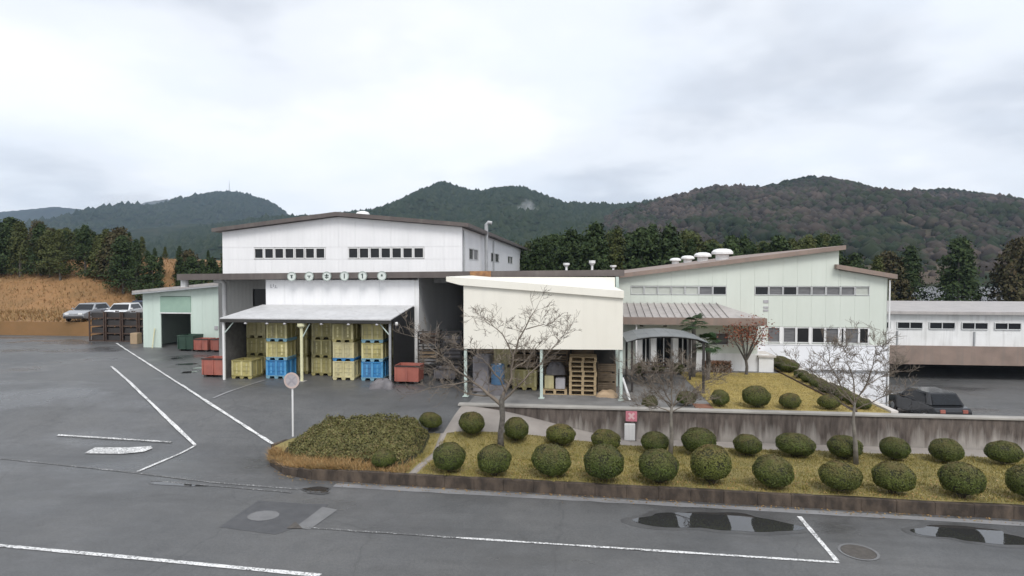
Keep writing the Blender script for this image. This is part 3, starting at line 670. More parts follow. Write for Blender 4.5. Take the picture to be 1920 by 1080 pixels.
# ------------------------------------------------------------------ red bins, green container, tarp mound
def bin_(name, label, cat, x0, y0, x1, y1, z, h, mat, group=None, stripe=None):
    t = thing(name, label, cat, ((x0 + x1) / 2, (y0 + y1) / 2, z), group)
    i = .04
    b = MB(); b.add([(x0 + i, y0 + i, z + .12), (x1 - i, y0 + i, z + .12), (x1 - i, y1 - i, z + .12), (x0 + i, y1 - i, z + .12), (x0, y0, z + h), (x1, y0, z + h), (x1, y1, z + h), (x0, y1, z + h),
                     (x0 + .06, y0 + .06, z + h), (x1 - .06, y0 + .06, z + h), (x1 - .06, y1 - .06, z + h), (x0 + .06, y1 - .06, z + h), (x0 + .09, y0 + .09, z + .3), (x1 - .09, y0 + .09, z + .3), (x1 - .09, y1 - .09, z + .3), (x0 + .09, y1 - .09, z + .3)],
                    [(0, 3, 2, 1), (0, 1, 5, 4), (1, 2, 6, 5), (2, 3, 7, 6), (3, 0, 4, 7), (4, 5, 9, 8), (5, 6, 10, 9), (6, 7, 11, 10), (7, 4, 8, 11), (8, 9, 13, 12), (9, 10, 14, 13), (10, 11, 15, 14), (11, 8, 12, 15), (12, 13, 14, 15)])
    b.build('bin_body', mat, t)
    for x in (x0 + .02, (x0 + x1) / 2 - .03, x1 - .08): MB().box(x, y0 - .02, z + .14, x + .06, y0 + .015, z + h - .05).build('rib', mat, t)
    MB().box(x0 - .02, y0 - .03, z + h - .05, x1 + .02, y0 + .02, z + h + .01).build('rim', M['darkmetal'] if mat is not M['darkgreen'] else mat, t)
    for x in (x0 + .08, x1 - .2): MB().box(x, y0 + .05, z + .003, x + .12, y1 - .05, z + .13).build('foot', M['darkmetal'], t)
    return t
bin_('steel_bin', 'faded red steel bin left of the awning beside its white post', 'bin', -18.95, 28.3, -17.75, 29.3, 1.15, .95, M['red'], 'red steel bins')
bin_('steel_bin', 'small red bin by the mint green shed, nearer its open doorway', 'bin', -25.45, 37.2, -24.45, 38.1, 1.15, .85, M['red'], 'red steel bins')
bin_('steel_bin', 'small red bin by the mint green shed, nearer the white downpipe', 'bin', -24.25, 37.2, -23.2, 38.1, 1.15, .85, M['red'], 'red steel bins')
bin_('steel_bin', 'faded red steel bin in front of the black netting', 'bin', -8.75, 27.6, -7.55, 28.6, 1.15, .88, M['red'], 'red steel bins')
bin_('waste_container', 'dark green steel waste container before the shed doorway', 'container', -26.75, 37.4, -25.6, 38.5, 1.15, 1.05, M['darkgreen'])
def mound(name, label, cat, cx, cy, z, rx, ry, h, mat, seed):
    r = random.Random(seed); V = []; n, m = 22, 9
    for j in range(m + 1):
        u = j / m * math.pi / 2
        for k in range(n):
            a = 2 * math.pi * k / n; w = 1 + .16 * math.sin(3 * a + seed) + .1 * math.sin(5 * a + 2 * seed) + r.uniform(-.05, .05)
            sq = (abs(math.cos(a)) ** 4 + abs(math.sin(a)) ** 4) ** -.25
            V.append((cx + rx * w * math.cos(u) ** .6 * math.cos(a) * sq * .85, cy + ry * w * math.cos(u) ** .6 * math.sin(a) * sq * .85, z + h * math.sin(u) * (1 + .12 * math.sin(4 * a + seed)) + r.uniform(-.015, .015) * (j > 0)))
    F = [(j * n + k, j * n + (k + 1) % n, (j + 1) * n + (k + 1) % n, (j + 1) * n + k) for j in range(m) for k in range(n)]
    return tag(link(name, npmesh(name, V, F, True), mat), label, cat)
mound('tarpaulin_heap', 'low heap under a grey tarpaulin beside the red bin and netting', 'tarpaulin', -9.0, 26.7, 1.12, .62, .5, .42, M['tarp'], 3)
# dark steel crates piled in the passage
def crate(name, label, x, y, z, w, d, h, mat, group):
    t = thing(name, label, 'crate', (x, y, z), group)
    for sx in (-1, 1):
        for sy in (-1, 1): MB().box(x + sx * (w / 2) - .03 * (sx + 1), y + sy * d / 2 - .03 * (sy + 1), z, x + sx * w / 2 - .03 * (sx - 1), y + sy * d / 2 - .03 * (sy - 1), z + h).build('corner_post', mat, t)
    for k in range(4):
        zz = z + .1 + k * (h - .16) / 3
        MB().box(x - w / 2 + .06, y - d / 2 + .01, zz, x + w / 2 - .06, y - d / 2 + .035, zz + .07).build('rail', mat, t)
        MB().box(x + w / 2 - .035, y - d / 2 + .06, zz, x + w / 2 - .01, y + d / 2 - .06, zz + .07).build('rail', mat, t)
    MB().box(x - w / 2 + .06, y - d / 2 + .06, z + .08, x + w / 2 - .06, y + d / 2 - .06, z + .12).build('floor_plate', mat, t)
    MB().box(x - w / 2 + .1, y - d / 2 + .08, z + .12, x + w / 2 - .1, y + d / 2 - .1, z + h * random.uniform(.5, .85)).build('load', random.choice((M['tarp'], M['brownwood'], M['darkmetal'], M['cardboard'])), t)
    return t
for i, (x, y) in enumerate(((-7.75, 30.5), (-6.55, 30.7))):
    for k in range(3):
        crate('steel_crate', f'{LEV[k]} dark steel crate of the {("pile against the white wall", "pile next to the cream shed")[i]} in the passage', x, y, 1.152 + k * .76, 1.05, 1.0, .75, M['darkmetal'], 'dark crates piled in the passage')
bin_('low_bin', 'low dark bin of scrap before the crates in the passage', 'bin', -7.1, 28.6, -6.0, 29.5, 1.15, .6, M['tarp'])
# ------------------------------------------------------------------ cream shed
sh = thing('storage_shed', 'open cream clad storage shed on pale green posts above the retaining wall', 'shed', (-1.6, 27.5, 1.2))
SX0, SX1, SY = -4.9, 1.72, 25.0
def stop_(x): return 6.26 + (5.68 - 6.26) * (x + 5.6) / (1.75 + 5.6)
MB().prism([(SX0, 3.22), (SX1, 3.27), (SX1, stop_(SX1) - .28), (SX0, stop_(SX0) - .28)], SY, SY + .05, 'y').build('front_panel', M['cream'], sh)
MB().prism([(-5.62, stop_(-5.62) - .2), (SX0 - .1, stop_(SX0) - .3), (SX1 + .03, stop_(SX1) - .29), (SX1 + .03, stop_(SX1)), (-5.62, stop_(-5.62))], SY - .12, SY - .003, 'y').build('verge_board', M['cream'], sh)
MB().prism([(-5.62, stop_(-5.62) - .07), (SX1 + .03, stop_(SX1) - .07), (SX1 + .03, stop_(SX1)), (-5.62, stop_(-5.62))], SY, 31.0, 'y').build('roof', M['cream'], sh)
MB().box(SX0, 30.95, 3.0, SX1, 31.0, 6.18).build('rear_wall', M['cream'], sh)
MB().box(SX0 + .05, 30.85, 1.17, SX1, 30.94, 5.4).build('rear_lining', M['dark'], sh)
MB().box(SX1 - .06, SY + .06, 3.27, SX1, 30.8, 5.35).build('side_panel', M['cream'], sh)
for x in (SX0 + .06, -1.62, SX1 - .06):
    MB().box(x - .06, SY + .06, 1.19, x + .06, SY + .18, 3.3).build('post', M['steel_green'], sh)
    MB().box(x - .12, SY + .0, 1.172, x + .12, SY + .24, 1.2).build('post_foot', M['steel_green'], sh)
MB().box(SX1 - .1, 28, 1.19, SX1, 28.12, 5.3).build('post', M['steel_green'], sh)
MB().box(SX1 + .04, 31.05, 1.19, SX1 + .2, 31.15, 6.2).build('post', M['steel_green'], sh)
MB().tube([(SX1 + .3, SY + .1, 1.2), (SX1, SY + .12, 2.1)], .05, 6).build('brace', M['white'], sh)
# goods in the shed
o = MB().box(-4.7, 26.0, 1.172, -3.95, 27.0, 2.75).build('sheeted_pallet', M['greysheet'], bevel=.05); tag(o, 'tall load wrapped in grey sheet at the left of the cream shed', 'wrapped load')
t = thing('drum', 'blue drum in the cream shed beside the wrapped load', 'drum', (-3.55, 25.75, 1.172))
MB().lathe([(.27, 0), (.29, .03), (.29, .3), (.30, .32), (.29, .34), (.29, .6), (.30, .62), (.29, .64), (.29, .85), (.27, .88)], 20, (-3.55, 25.75, 1.6)).build('drum_body', M['dullblue'], t)
MB().lathe([(.06, 0), (.06, .03)], 10, (-3.45, 25.7, 2.48)).build('cap', M['white'], t)
MB().box(-3.95, 25.4, 1.172, -3.15, 26.1, 1.6).build('plinth', M['tarp'], t)
place_box(-2.5, 26.7, 'Y', 1.172, 'olive yellow box on the ground in the cream shed left of the middle post', 'boxes in the cream shed')
for k in range(3): crate('wooden_crate', f'{ORD[k]} small wooden crate above the yellow box in the cream shed', -2.5, 27.2, 2.1 + k * .34, 1.0, .95, .335, M['oldwood'], 'small crates on the yellow box')
for k in range(4): crate('wooden_crate', f'{ORD[k]} wooden crate upward in the pile behind the single pallet in the cream shed', -1.1, 27.45 , 1.172 + k * .5, 1.05, .7, .49, M['oldwood'], 'crates behind the single pallet')
for k in range(3): crate('wooden_crate', f'{ORD[k]} wooden crate upward beside the tall pallet stack in the cream shed', 1.15, 27.0, 1.172 + k * .42, .8, .8, .415, M['oldwood'], 'crates beside the pallet stack')
place_box(-3.4, 27.3, 'C', 1.172, 'lower faded box deep in the cream shed behind the drum', 'boxes in the cream shed')
place_box(-3.4, 27.3, 'C', 2.096, 'upper faded box deep in the cream shed behind the drum', 'boxes in the cream shed')
def pallet(label, x, y, z, w=1.1, d=1.0, h=.145, group='pallets in the cream shed', mat=None):
    mat = mat or M['wood']; t = thing('wooden_pallet', label, 'pallet', (x, y, z), group)
    for i in range(3):
        xx = x - w / 2 + i * (w - .11) / 2; MB().box(xx, y - d / 2 + .005, z + .022, xx + .11, y + d / 2 - .005, z + h - .022).build('stringer', mat, t)
    for i in range(5):
        yy = y - d / 2 + i * (d - .12) / 4
        MB().box(x - w / 2, yy, z + h - .022, x + w / 2, yy + .12, z + h).build('deck_board', mat, t)
    for i in range(3):
        yy = y - d / 2 + i * (d - .12) / 2; MB().box(x - w / 2, yy, z, x + w / 2, yy + .12, z + .022).build('base_board', mat, t)
    return t
for k in range(8):
    pallet(f'{ORD[k]} wooden pallet from the ground in the tall stack in the cream shed', .1 + random.uniform(-.02, .02), 26.4, 1.172 + k * .205, 1.16, 1.0, .203)
pallet('single wooden pallet beneath the grey and yellow boxes in the cream shed', -1.1, 26.4, 1.172, 1.05, 1.0, .2)
o = MB().box(-1.55, 26.05, 1.375, -1.15, 26.6, 1.95).build('carton', M['paleyellow'], bevel=.03); tag(o, 'pale yellow carton standing on the single pallet, nearer the middle post', 'carton')
o = MB().box(-1.08, 26.05, 1.375, -.66, 26.6, 1.85).build('carton', M['palegrey'], bevel=.03); tag(o, 'pale grey carton standing on the single pallet, nearer the pallet stack', 'carton')
o = mound('sheeting_heap', 'heap of dark sheeting on the cartons in the cream shed', 'sheeting', -1.1, 26.5, 1.96, .46, .3, .5, M['tarp'], 8)
mound('bark_heap', 'low brown heap on the ground at the right of the cream shed', 'heap', 1.15, 25.9, 1.17, .5, .45, .22, M['cardboard'], 4)
for i, (x, y, n) in enumerate(((-4.3, 28.3, 5), (-3.15, 29.0, 4), (-2.1, 28.9, 5), (-1.0, 28.6, 5), (.1, 28.2, 5))):
    for k in range(n):
        crate('wooden_crate', f'{ORD[k]} brown crate upward in the {ORD[i]} pile from the left in the cream shed', x, y, 1.172 + k * .46, 1.0, .9, .455, M['oldwood'], 'brown crates at the back of the cream shed')
crate('steel_crate', 'dark crate at the back right inside the cream shed', 1.05, 28.2, 1.172, 1.0, 1.0, 1.1, M['darkmetal'], None)
# ------------------------------------------------------------------ green factory building
gb = thing('green_factory', 'pale green factory building with sloping tan roof edge and white base', 'building', (9.5, 40, 0))
GY = 35.; GW = .757
def gtop(x): return 6.1 + (7.62 - 6.1) * (x - 2.07) / (14.07 - 2.07) if x <= 14.1 else 6.55 + (6.12 - 6.55) * (x - 14.1) / (16.6 - 14.1)
for k in range(-10, 10):
    x0, x1 = 9.64 + k * GW, 9.64 + (k + 1) * GW
    if k == 9: x1 = 16.6
    up = (-9 <= k <= -3) or (0 <= k <= 7)
    xm = 14.08
    z1 = 5.14 if up else None
    tl, tr = gtop(x0), gtop(x1 if x1 < 14.1 or x0 > 14.1 else 14.1)
    zb = 2.46
    if 1 <= k <= 7: zb = 3.4
    if x0 < xm < x1:
        panel(gb, x0, xm, gtop(x0), gtop(xm), 5.66, GY, M['green_siding']); panel(gb, xm, x1, 6.55, gtop(x1), 5.66, GY, M['green_siding'])
    else:
        panel(gb, x0, x1, tl, gtop(x1), 5.66 if up else zb, GY, M['green_siding'])
    if up:
        panel(gb, x0, x1, 5.14, 5.14, zb, GY, M['green_siding'])
        pale = k in (-9, -8, -7, -6, -5, 7)
        window(gb, x0 + .012, x1 - .012, 5.16, 5.64, GY, M['glass_light'] if pale else (M['glass'] if k in (0, 2, -3) else M['glass_blind']), .03, M['frame'])
MB().box(2.1, GY + .07, .2, 16.58, GY + .12, 6.05).build('backing_wall', M['green_siding'], gb)
def gx(px): return 10.38 + (px - 1440) * .02814
lw = [(1434, 1463, 'glass_blind'), (1469, 1493, 'glass_blind'), (1494.5, 1518, 'black'), (1523, 1547, 'black'), (1548.5, 1573, 'glass_blind'), (1577, 1583, 'black'), (1584.5, 1610, 'glass_blind'), (1611, 1628, 'black')]
for a, b, m in lw: window(gb, gx(a), gx(b), 2.52, 3.36, GY, M[m], .03, M['white'], .06)
for a, b in ((1428, 1434), (1463, 1469), (1493, 1494.5), (1518, 1523), (1547, 1548.5), (1573, 1577), (1583, 1584.5), (1610, 1611), (1628, 1630)):
    MB().box(gx(a) + .002, GY - .01, 2.47, gx(b) - .002, GY + .04, 3.39).build('mullion', M['white'], gb)
# low panels left of the windows hidden by the porch, white base below
MB().box(9.0, GY - .08, 1.05, 16.66, GY + .0, 2.42).build('base_band', M['base_white'], gb)
MB().box(9.0, GY - .11, 2.40, 16.7, GY + .06, 2.455).build('base_ledge', M['white'], gb)
MB().box(9.0, GY - .02, -1.3, 16.63, GY + .3, 1.02).build('base_wall', M['base_white'], gb)
MB().box(9.0, GY - .12, .96, 16.68, GY - .03, 1.03).build('base_drip', M['galv'], gb)
MB().box(16.6, GY + .05, -1.3, 16.64, 58, 6.1).build('side_wall', M['green_side'], gb)
MB().tube([(16.68, GY - .1, -.9), (16.68, GY - .1, 6.0)], .045, 8).build('downpipe', M['white'], gb)
def roofstrip(xa, za, xb, zb, t, mat, y0=34.65, y1=58):
    return MB().prism([(xa, za), (xb, zb), (xb, zb + t), (xa, za + t)], y0, y1, 'y').build('roof', mat, gb)
r1 = roofstrip(1.95, gtop(1.95) - .01, 14.3, 7.66, .24, M['tan'])
roofstrip(13.85, 6.62, 16.95, 6.07, .24, M['tan'])
MB().box(14.04, GY + .06, 6.4, 14.08, 58, 7.6).build('clerestory_wall', M['green_side'], gb)
for i, (x, y, r) in enumerate(((9.0, 40, .66), (8.95, 46, .62), (8.9, 52, .55), (8.5, 56, .5))):
    z = gtop(x) + .2
    MB().lathe([(r * .62, 0), (r * .62, r * .55), (r, r * .6), (r, r * .8), (r * .8, r * 1.02), (r * .4, r * 1.12)], 24, (x, y, z)).build('roof_vent', M['white'], r1)
for z, s in ((4.72, .16), (4.42, .1), (4.25, .1)):
    MB().box(10.12, GY - .03, z, 10.12 + .26, GY - .005, z + s).build('louvre', M['palegrey'], gb)
# ------------------------------------------------------------------ entrance porch wing
ep = thing('entrance_wing', 'low entrance wing with ribbed metal roof and tan eaves before the green factory', 'building', (5.7, 33, 1.17))
MB().add([(2.0, 32.0, 4.05), (9.35, 32.0, 4.05), (7.6, 34.95, 4.66), (2.0, 34.95, 4.66), (2.0, 32.0, 3.99), (9.35, 32.0, 3.99), (7.6, 34.95, 4.6), (2.0, 34.95, 4.6)],
         [(0, 1, 2, 3), (7, 6, 5, 4), (0, 4, 5, 1), (1, 5, 6, 2), (3, 2, 6, 7), (0, 3, 7, 4)]).build('roof', M['roofing'], ep)
MB().add([(9.35, 32.0, 4.05), (9.35, 34.95, 4.05), (7.6, 34.95, 4.655)], [(0, 1, 2)]).build('roof_hip', M['tan'], ep)
for i in range(15):
    x = 2.25 + i * .38
    MB().add([(x - .03, 32.0, 4.052), (x + .03, 32.0, 4.052), (x + .03, 34.94, 4.66), (x - .03, 34.94, 4.66), (x - .015, 32.0, 4.12), (x + .015, 32.0, 4.12), (x + .015, 34.94, 4.73), (x - .015, 34.94, 4.73)],
             [(0, 3, 2, 1), (4, 5, 6, 7), (0, 1, 5, 4), (1, 2, 6, 5), (2, 3, 7, 6), (3, 0, 4, 7)]).build('roof_rib', M['roofing'], ep)
MB().box(2.0, 31.9, 3.72, 9.4, 31.99, 4.09).build('fascia', M['tan'], ep)
MB().box(9.36, 32.0, 3.72, 9.45, 34.95, 4.06).build('fascia', M['tan'], ep)
MB().box(2.0, 32.0, 3.68, 9.3, 33.2, 3.74).build('soffit', M['cream'], ep)
MB().box(2.0, 33.2, 3.2, 9.3, 33.26, 3.7).build('wall', M['green_siding'], ep)
for a, b, z0, z1 in ((2.0, 3.0, 1.17, 3.2), (6.15, 6.95, 2.1, 3.2), (7.85, 9.3, 2.1, 3.2), (6.95, 7.85, 2.1, 2.55), (6.15, 9.9, 1.17, 2.1)):
    MB().box(a, 33.2 + (.002 if z1 > 2.2 else -.03), z0, b, 33.262, z1).build('wall', M['green_siding'] if z1 > 2.2 else M['white'], ep)
window(ep, 6.95, 7.85, 2.55, 3.2, 33.2, M['glass_blind'], .04)
for x in (3.0, 3.75, 4.9, 5.75): MB().box(x, 33.0, 1.17, x + .28, 33.2, 3.2).build('column', M['white'], ep)
for a, b in ((3.29, 3.74), (4.04, 4.89), (5.19, 5.74)):
    w = window(ep, a, b, 1.2, 3.1, 33.25, M['glass'], .05, M['frame'], .08, True)
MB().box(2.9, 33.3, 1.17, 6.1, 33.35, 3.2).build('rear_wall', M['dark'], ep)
MB().box(9.3, 33.2, 1.17, 9.36, 34.95, 3.7).build('side_wall', M['white'], ep)
MB().box(9.36, 33.0, 1.17, 10.1, 34.8, 1.95).build('parapet', M['white'], ep)
MB().box(9.3, 32.92, 1.95, 10.2, 34.85, 2.04).build('parapet_cap', M['coping'], ep)
MB().tube([(2.9, 32.1, 1.2), (2.9, 32.1, 3.7)], .05, 8).build('downpipe', M['white'], ep)
for x in (3.2, 4.4): MB().lathe([(.1, 0), (.1, .1)], 8, (x, 32.3, 3.58)).build('lamp', M['darkmetal'], ep)
# ------------------------------------------------------------------ arbor
ab = thing('arbor', 'garden arbor with curved grey roof on dark posts beside the cream shed', 'arbor', (3.8, 28.4, 1.17))
def arch(x): t = (x - 2.0) / 3.5; return 3.38 + .27 * (math.sin(math.pi * min(1, max(0, t))) ** .6)
axs = np.linspace(2.0, 5.5, 8)
for a, b in zip(axs, axs[1:]):
    MB().prism([(a + .004, arch(a)), (b - .004, arch(b)), (b - .004, arch(b) + .03), (a + .004, arch(a) + .03)], 26.7, 30.3, 'y').build('roof_sheet', M['arbor'], ab)
for y in (26.85, 28.5, 30.1):
    MB().tube([(x, y, arch(x) - .045) for x in np.linspace(2.05, 5.45, 12)], .025, 6).build('arch_beam', M['darkmetal'], ab)
for x in (2.25, 5.3):
    for y in (26.85, 30.1): MB().box(x - .05, y - .05, 1.17, x + .05, y + .05, arch(x) - .05).build('post', M['darkmetal'], ab)
    MB().box(x - .04, 26.93, arch(x) - .16, x + .04, 30.02, arch(x) - .08).build('side_beam', M['darkmetal'], ab)
b = thing('bench', 'dark garden bench under the arbor roof', 'bench', (3.7, 29.5, 1.17))
for y in (29.3, 29.45, 29.6): MB().box(2.9, y, 1.6, 4.5, y + .12, 1.64).build('seat_board', M['brownwood'], b)
for z in (1.85, 2.0): MB().box(2.9, 29.75, z, 4.5, 29.79, z + .1).build('back_board', M['brownwood'], b)
for x in (3.0, 4.3): MB().box(x, 29.3, 1.172, x + .08, 29.72, 1.6).build('leg', M['darkmetal'], b); MB().box(x, 29.72, 1.172, x + .08, 29.75, 2.1).build('back_support', M['darkmetal'], b)
# ------------------------------------------------------------------ mint green shed at the left
ms = thing('mint_shed', 'pale mint green shed with dark open doorway and grey roof at the yard edge', 'shed', (-27.5, 42, 1.15))
MX0, MX1, MY = -30.45, -24.3, 39.
def mtop(x): return 5.0 + .09 * (x - MX0)
for a, b in ((MX0, -29.7), (-29.7, -29.08)): panel(ms, a, b, mtop(a), mtop(b), 1.14, MY, M['mint'])
for a, b in zip(np.linspace(-26.85, MX1, 4), np.linspace(-26.85, MX1, 4)[1:]): panel(ms, a, b, mtop(a), mtop(b), 1.14, MY, M['mint'])
panel(ms, -29.08, -26.85, mtop(-29.08), mtop(-26.85), 4.75, MY, M['mint'])
MB().box(-29.1, MY - .05, 3.62, -26.83, MY + .04, 4.72).build('door_header', M['mint_dark'], ms)
MB().box(-29.12, MY - .07, 3.54, -26.81, MY + .03, 3.615).build('header_trim', M['white'], ms)
for x in (-29.14, -26.84): MB().box(x, MY - .03, 1.14, x + .06, MY + .05, 3.54).build('door_jamb', M['mint'], ms)
MB().box(MX0, MY + .05, 1.14, MX0 + .05, 47, 5.0).build('side_wall', M['mint'], ms)
MB().box(MX1 - .05, MY + .05, 1.14, MX1, 47, 5.4).build('side_wall', M['mint'], ms)
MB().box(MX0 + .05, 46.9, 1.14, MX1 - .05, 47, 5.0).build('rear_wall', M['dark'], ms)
MB().prism([(MX0 - .4, mtop(MX0 - .4) + .0), (MX1 + .3, mtop(MX1 + .3)), (MX1 + .3, mtop(MX1 + .3) + .2), (MX0 - .4, mtop(MX0 - .4) + .16)], MY - .5, 47.3, 'y').build('roof', M['roofing'], ms)
MB().prism([(MX0 - .42, mtop(MX0 - .42) - .1), (MX1 + .3, mtop(MX1 + .3) - .1), (MX1 + .3, mtop(MX1 + .3) - .01), (MX0 - .42, mtop(MX0 - .42) - .01)], MY - .5, MY - .4, 'y').build('gutter', M['galv'], ms)
MB().box(-25.1, MY - .05, 2.45, -24.85, MY - .005, 2.7).build('meter_box', M['palegrey'], ms)
o = bar((-29.55, 38.7, 1.15), (-29.5, 38.9, 2.5), .04); o = o.build('pole', M['cream_post']); tag(o, 'short yellowish pole leaning on the mint green shed wall', 'pole')
# ------------------------------------------------------------------ pallet racks, carton and cars beyond the shed
def rack(label, x, y, n, mat, w=1.2):
    t = thing('pallet_rack', label, 'rack', (x, y, 1.15), 'brown racks at the left')
    for k in range(4):
        z = 1.15 + k * .58
        MB().box(x - w / 2, y - .6, z, x + w / 2, y + .6, z + .08).build('shelf', mat, t)
        MB().box(x - w / 2 + .08, y - .5, z + .082, x + w / 2 - .1, y + .5, z + .45).build('load', M['darkmetal'], t)
    for sx in (-1, 1):
        for sy in (-1, 1): MB().box(x + sx * w / 2 - .04, y + sy * .61 - .04, 1.14, x + sx * w / 2 + .04, y + sy * .61 + .04, 3.4).build('upright', mat, t)
for i in range(4): rack(f'{ORD[i]} brown loaded rack from the mint green shed outwards', -31.9 - .35 - i * 1.45, 42.3 + .1 * i, 4, M['brownwood'])
o = MB().box(-32.75, 40.6, 1.152, -32.2, 41.1, 1.95).build('carton', M['cardboard'], bevel=.01); tag(o, 'brown carton on the ground before the racks', 'carton')
struct(MB().prism([(-90, .9), (-37, .9), (-35.6, 1.0), (-36.5, 2.3), (-90, 2.3)], 45.2, 58, 'y').build('raised_lot_ground', M['bank']))
def car(label, x, y, z, rz, paint, L_=4.2, W_=1.7, H_=1.45):
    t = thing('parked_car', label, 'car', (x, y, z), None, rz)
    h = L_ / 2; w = W_ / 2
    prof = [(-h, .35), (-h, .75), (-h + .15, .88), (-h * .55, .95), (h * .62, .92), (h, .72), (h, .35), (h * .8, .25), (-h * .8, .25)]
    MB().prism(prof, -w, w, 'y').build('body', paint, t, local=True, bevel=.03)
    c = MB(); a = [(-h * .78, .93), (h * .42, .93), (h * .15, H_), (-h * .6, H_)]
    V = [(p[0], -w * (.97 if p[1] < 1 else .78), p[1]) for p in a] + [(p[0], w * (.97 if p[1] < 1 else .78), p[1]) for p in a]
    c.add(V, [(0, 1, 2, 3), (7, 6, 5, 4), (0, 4, 5, 1), (1, 5, 6, 2), (2, 6, 7, 3), (3, 7, 4, 0)]).build('cabin', paint, t, local=True, bevel=.03)
    g = .012
    def gl(nm, P): MB().add(P, [(0, 1, 2, 3)]).build(nm, M['glass'], t, local=True)
    for s in (-1, 1):
        yb, yt = s * w * .965, s * w * .80
        gl('side_window', [(-h * .62, yb + s * g, 1.0), (h * .30, yb + s * g, 1.0), (h * .12, yt + s * g, H_ - .08), (-h * .52, yt + s * g, H_ - .08)])
    gl('windscreen', [(h * .41 + .02, -w * .86, .97), (h * .41 + .02, w * .86, .97), (h * .18 + .02, w * .72, H_ - .06), (h * .18 + .02, -w * .72, H_ - .06)])
    gl('rear_window', [(-h * .78 - .02, -w * .82, .98), (-h * .78 - .02, w * .82, .98), (-h * .62 - .02, w * .70, H_ - .06), (-h * .62 - .02, -w * .70, H_ - .06)])
    for sx in (-.62, .62):
        for s in (-1, 1):
            wl = MB(); wl.disc_y(sx * h, .31, .31, s * w - .1, s * w + .01, 18); o = wl.build('wheel', M['darkmetal'], t, local=True)
            MB().disc_y(sx * h, .31, .18, s * w + (.011 if s > 0 else -.03), s * w + (.03 if s > 0 else -.011), 14).build('rim', M['galv'], o, local=True)
    for e in (-1, 1): MB().box(e * h - .05, -w * .92, .3, e * h + .05, w * .92, .5).build('bumper', M['darkmetal'], t, local=True, bevel=.02)
    for s in (-1, 1): MB().box(h * .3, s * w - .02, .98, h * .3 + .12, s * (w + .16), 1.1).build('mirror', paint, t, local=True, bevel=.02)
    for s in (-1, 1): MB().box(-h * .12, s * w - .006, .45, -h * .12 + .02, s * w + .006, .9).build('door_gap', M['darkmetal'], t, local=True)
    for s in (-.62, .62):
        MB().box(h - .06, s * w - .16, .62, h + .012, s * w + .16, .76).build('headlight', M['white'], t, local=True)
        MB().box(-h - .012, s * w - .12, .66, -h + .06, s * w + .12, .82).build('tail_light', M['red'], t, local=True)
    return t
M['car_white'] = pm('white_car_paint', (.75, .76, .77), rough=.2); M['car_black'] = pm('black_car_paint', (.03, .031, .034), rough=.12); M['car_blue'] = pm('navy_car_paint', (.03, .04, .09), rough=.2); M['car_silver'] = pm('silver_car_paint', (.42, .43, .45), rough=.25, metal=.5)
car('white car parked on the raised lot nearest to the mint shed', -38.6, 47.2, 2.3, R(-75), M['car_white'])
car('navy car parked behind the white car on the raised lot', -40.3, 51.5, 2.3, R(-90), M['car_blue'])
car('silver car parked further along the raised lot', -41.6, 47.0, 2.3, R(-80), M['car_silver'])
car('black car in the sunken court beyond the green factory corner', 17.9, 33.6, -1.1, R(95), M['car_black'], 4.3, 1.75, 1.5)
# neighbouring white building at the right
nb = thing('white_warehouse', 'long low white warehouse with dark stripe beyond the green factory', 'building', (32, 48, 0))
MB().box(19.5, 45, 0, 46, 60, 3.5).build('wall', M['white'], nb)
for i in range(12): window(nb, 19.9 + i * 2.1, 21.6 + i * 2.1, 2.45, 2.95, 44.95, M['glass'], .05, M['frame'], .04, True)
for i in range(5): MB().box(22 + i * 5, 44.93, 0.0, 22.09 + i * 5, 44.99, 2.3).build('downpipe', M['galv'], nb)
MB().box(19.4, 44.6, 3.5, 46.3, 60.4, 3.7).build('roof', M['roofing'], nb)
MB().box(19.45, 44.8, .0, 46, 44.92, 1.3).build('plinth', M['tan'], nb)
# ------------------------------------------------------------------ signs
sx, sy = -10.76, 21.51; szg = gz(sx, sy)
sg = thing('no_stopping_sign', 'faded round road sign on a white post by the hedge', 'sign', (sx, sy, szg))
MB().tube([(sx, sy, szg - .05), (sx, sy, szg + 2.2)], .036, 10).build('post', M['white'], sg)
DZ = szg + 2.12
MB().disc_y(sx, DZ, .30, sy - .06, sy - .045).build('disc', M['sign_face'], sg)
MB().ring_y(sx, DZ, .235, .305, sy - .066, sy - .05).build('ring', M['sign_ring'], sg)
for s in (-1, 1):
    a = .155; p, q = (-a * s, -a), (a * s, a); nx, ny = -(q[1] - p[1]), q[0] - p[0]; l = math.hypot(nx, ny); nx, ny = nx / l * .032, ny / l * .032
    MB().prism([(sx + p[0] + nx, DZ + p[1] + ny), (sx + q[0] + nx, DZ + q[1] + ny), (sx + q[0] - nx, DZ + q[1] - ny), (sx + p[0] - nx, DZ + p[1] - ny)], sy - .068 - .002 * s, sy - .061, 'y').build('cross_bar', M['sign_mark'], sg)
px, py = 1.93, 23.2; zg = gz(px, py)
pk = thing('warning_board', 'small pink board with pale cross standing by the retaining wall', 'sign', (px, py, zg))
MB().box(px - .21, py - .02, .78, px + .21, py + .02, 1.16).build('board', M['pink'], pk)
for s in (-1, 1):
    a, b = .10, .11; l = .11; p, q = (-a * s, -b), (a * s, b); nx, ny = -(q[1] - p[1]) / l * .015, (q[0] - p[0]) / l * .015
    MB().prism([(px + p[0] + nx, .98 + p[1] + ny), (px + q[0] + nx, .98 + q[1] + ny), (px + q[0] - nx, .98 + q[1] - ny), (px + p[0] - nx, .98 + p[1] - ny)], py - .026 - .002 * s, py - .021, 'y').build('cross_bar', M['palepink'], pk)
for x in (px - .19, px + .16): MB().box(x, py + .02, zg - .02, x + .03, py + .05, 1.1).build('leg', M['darkmetal'], pk)
MB().box(px - .26, py - .06, zg + .03, px + .14, py + .0, .70).build('lower_board', M['white'], pk, bevel=.02)
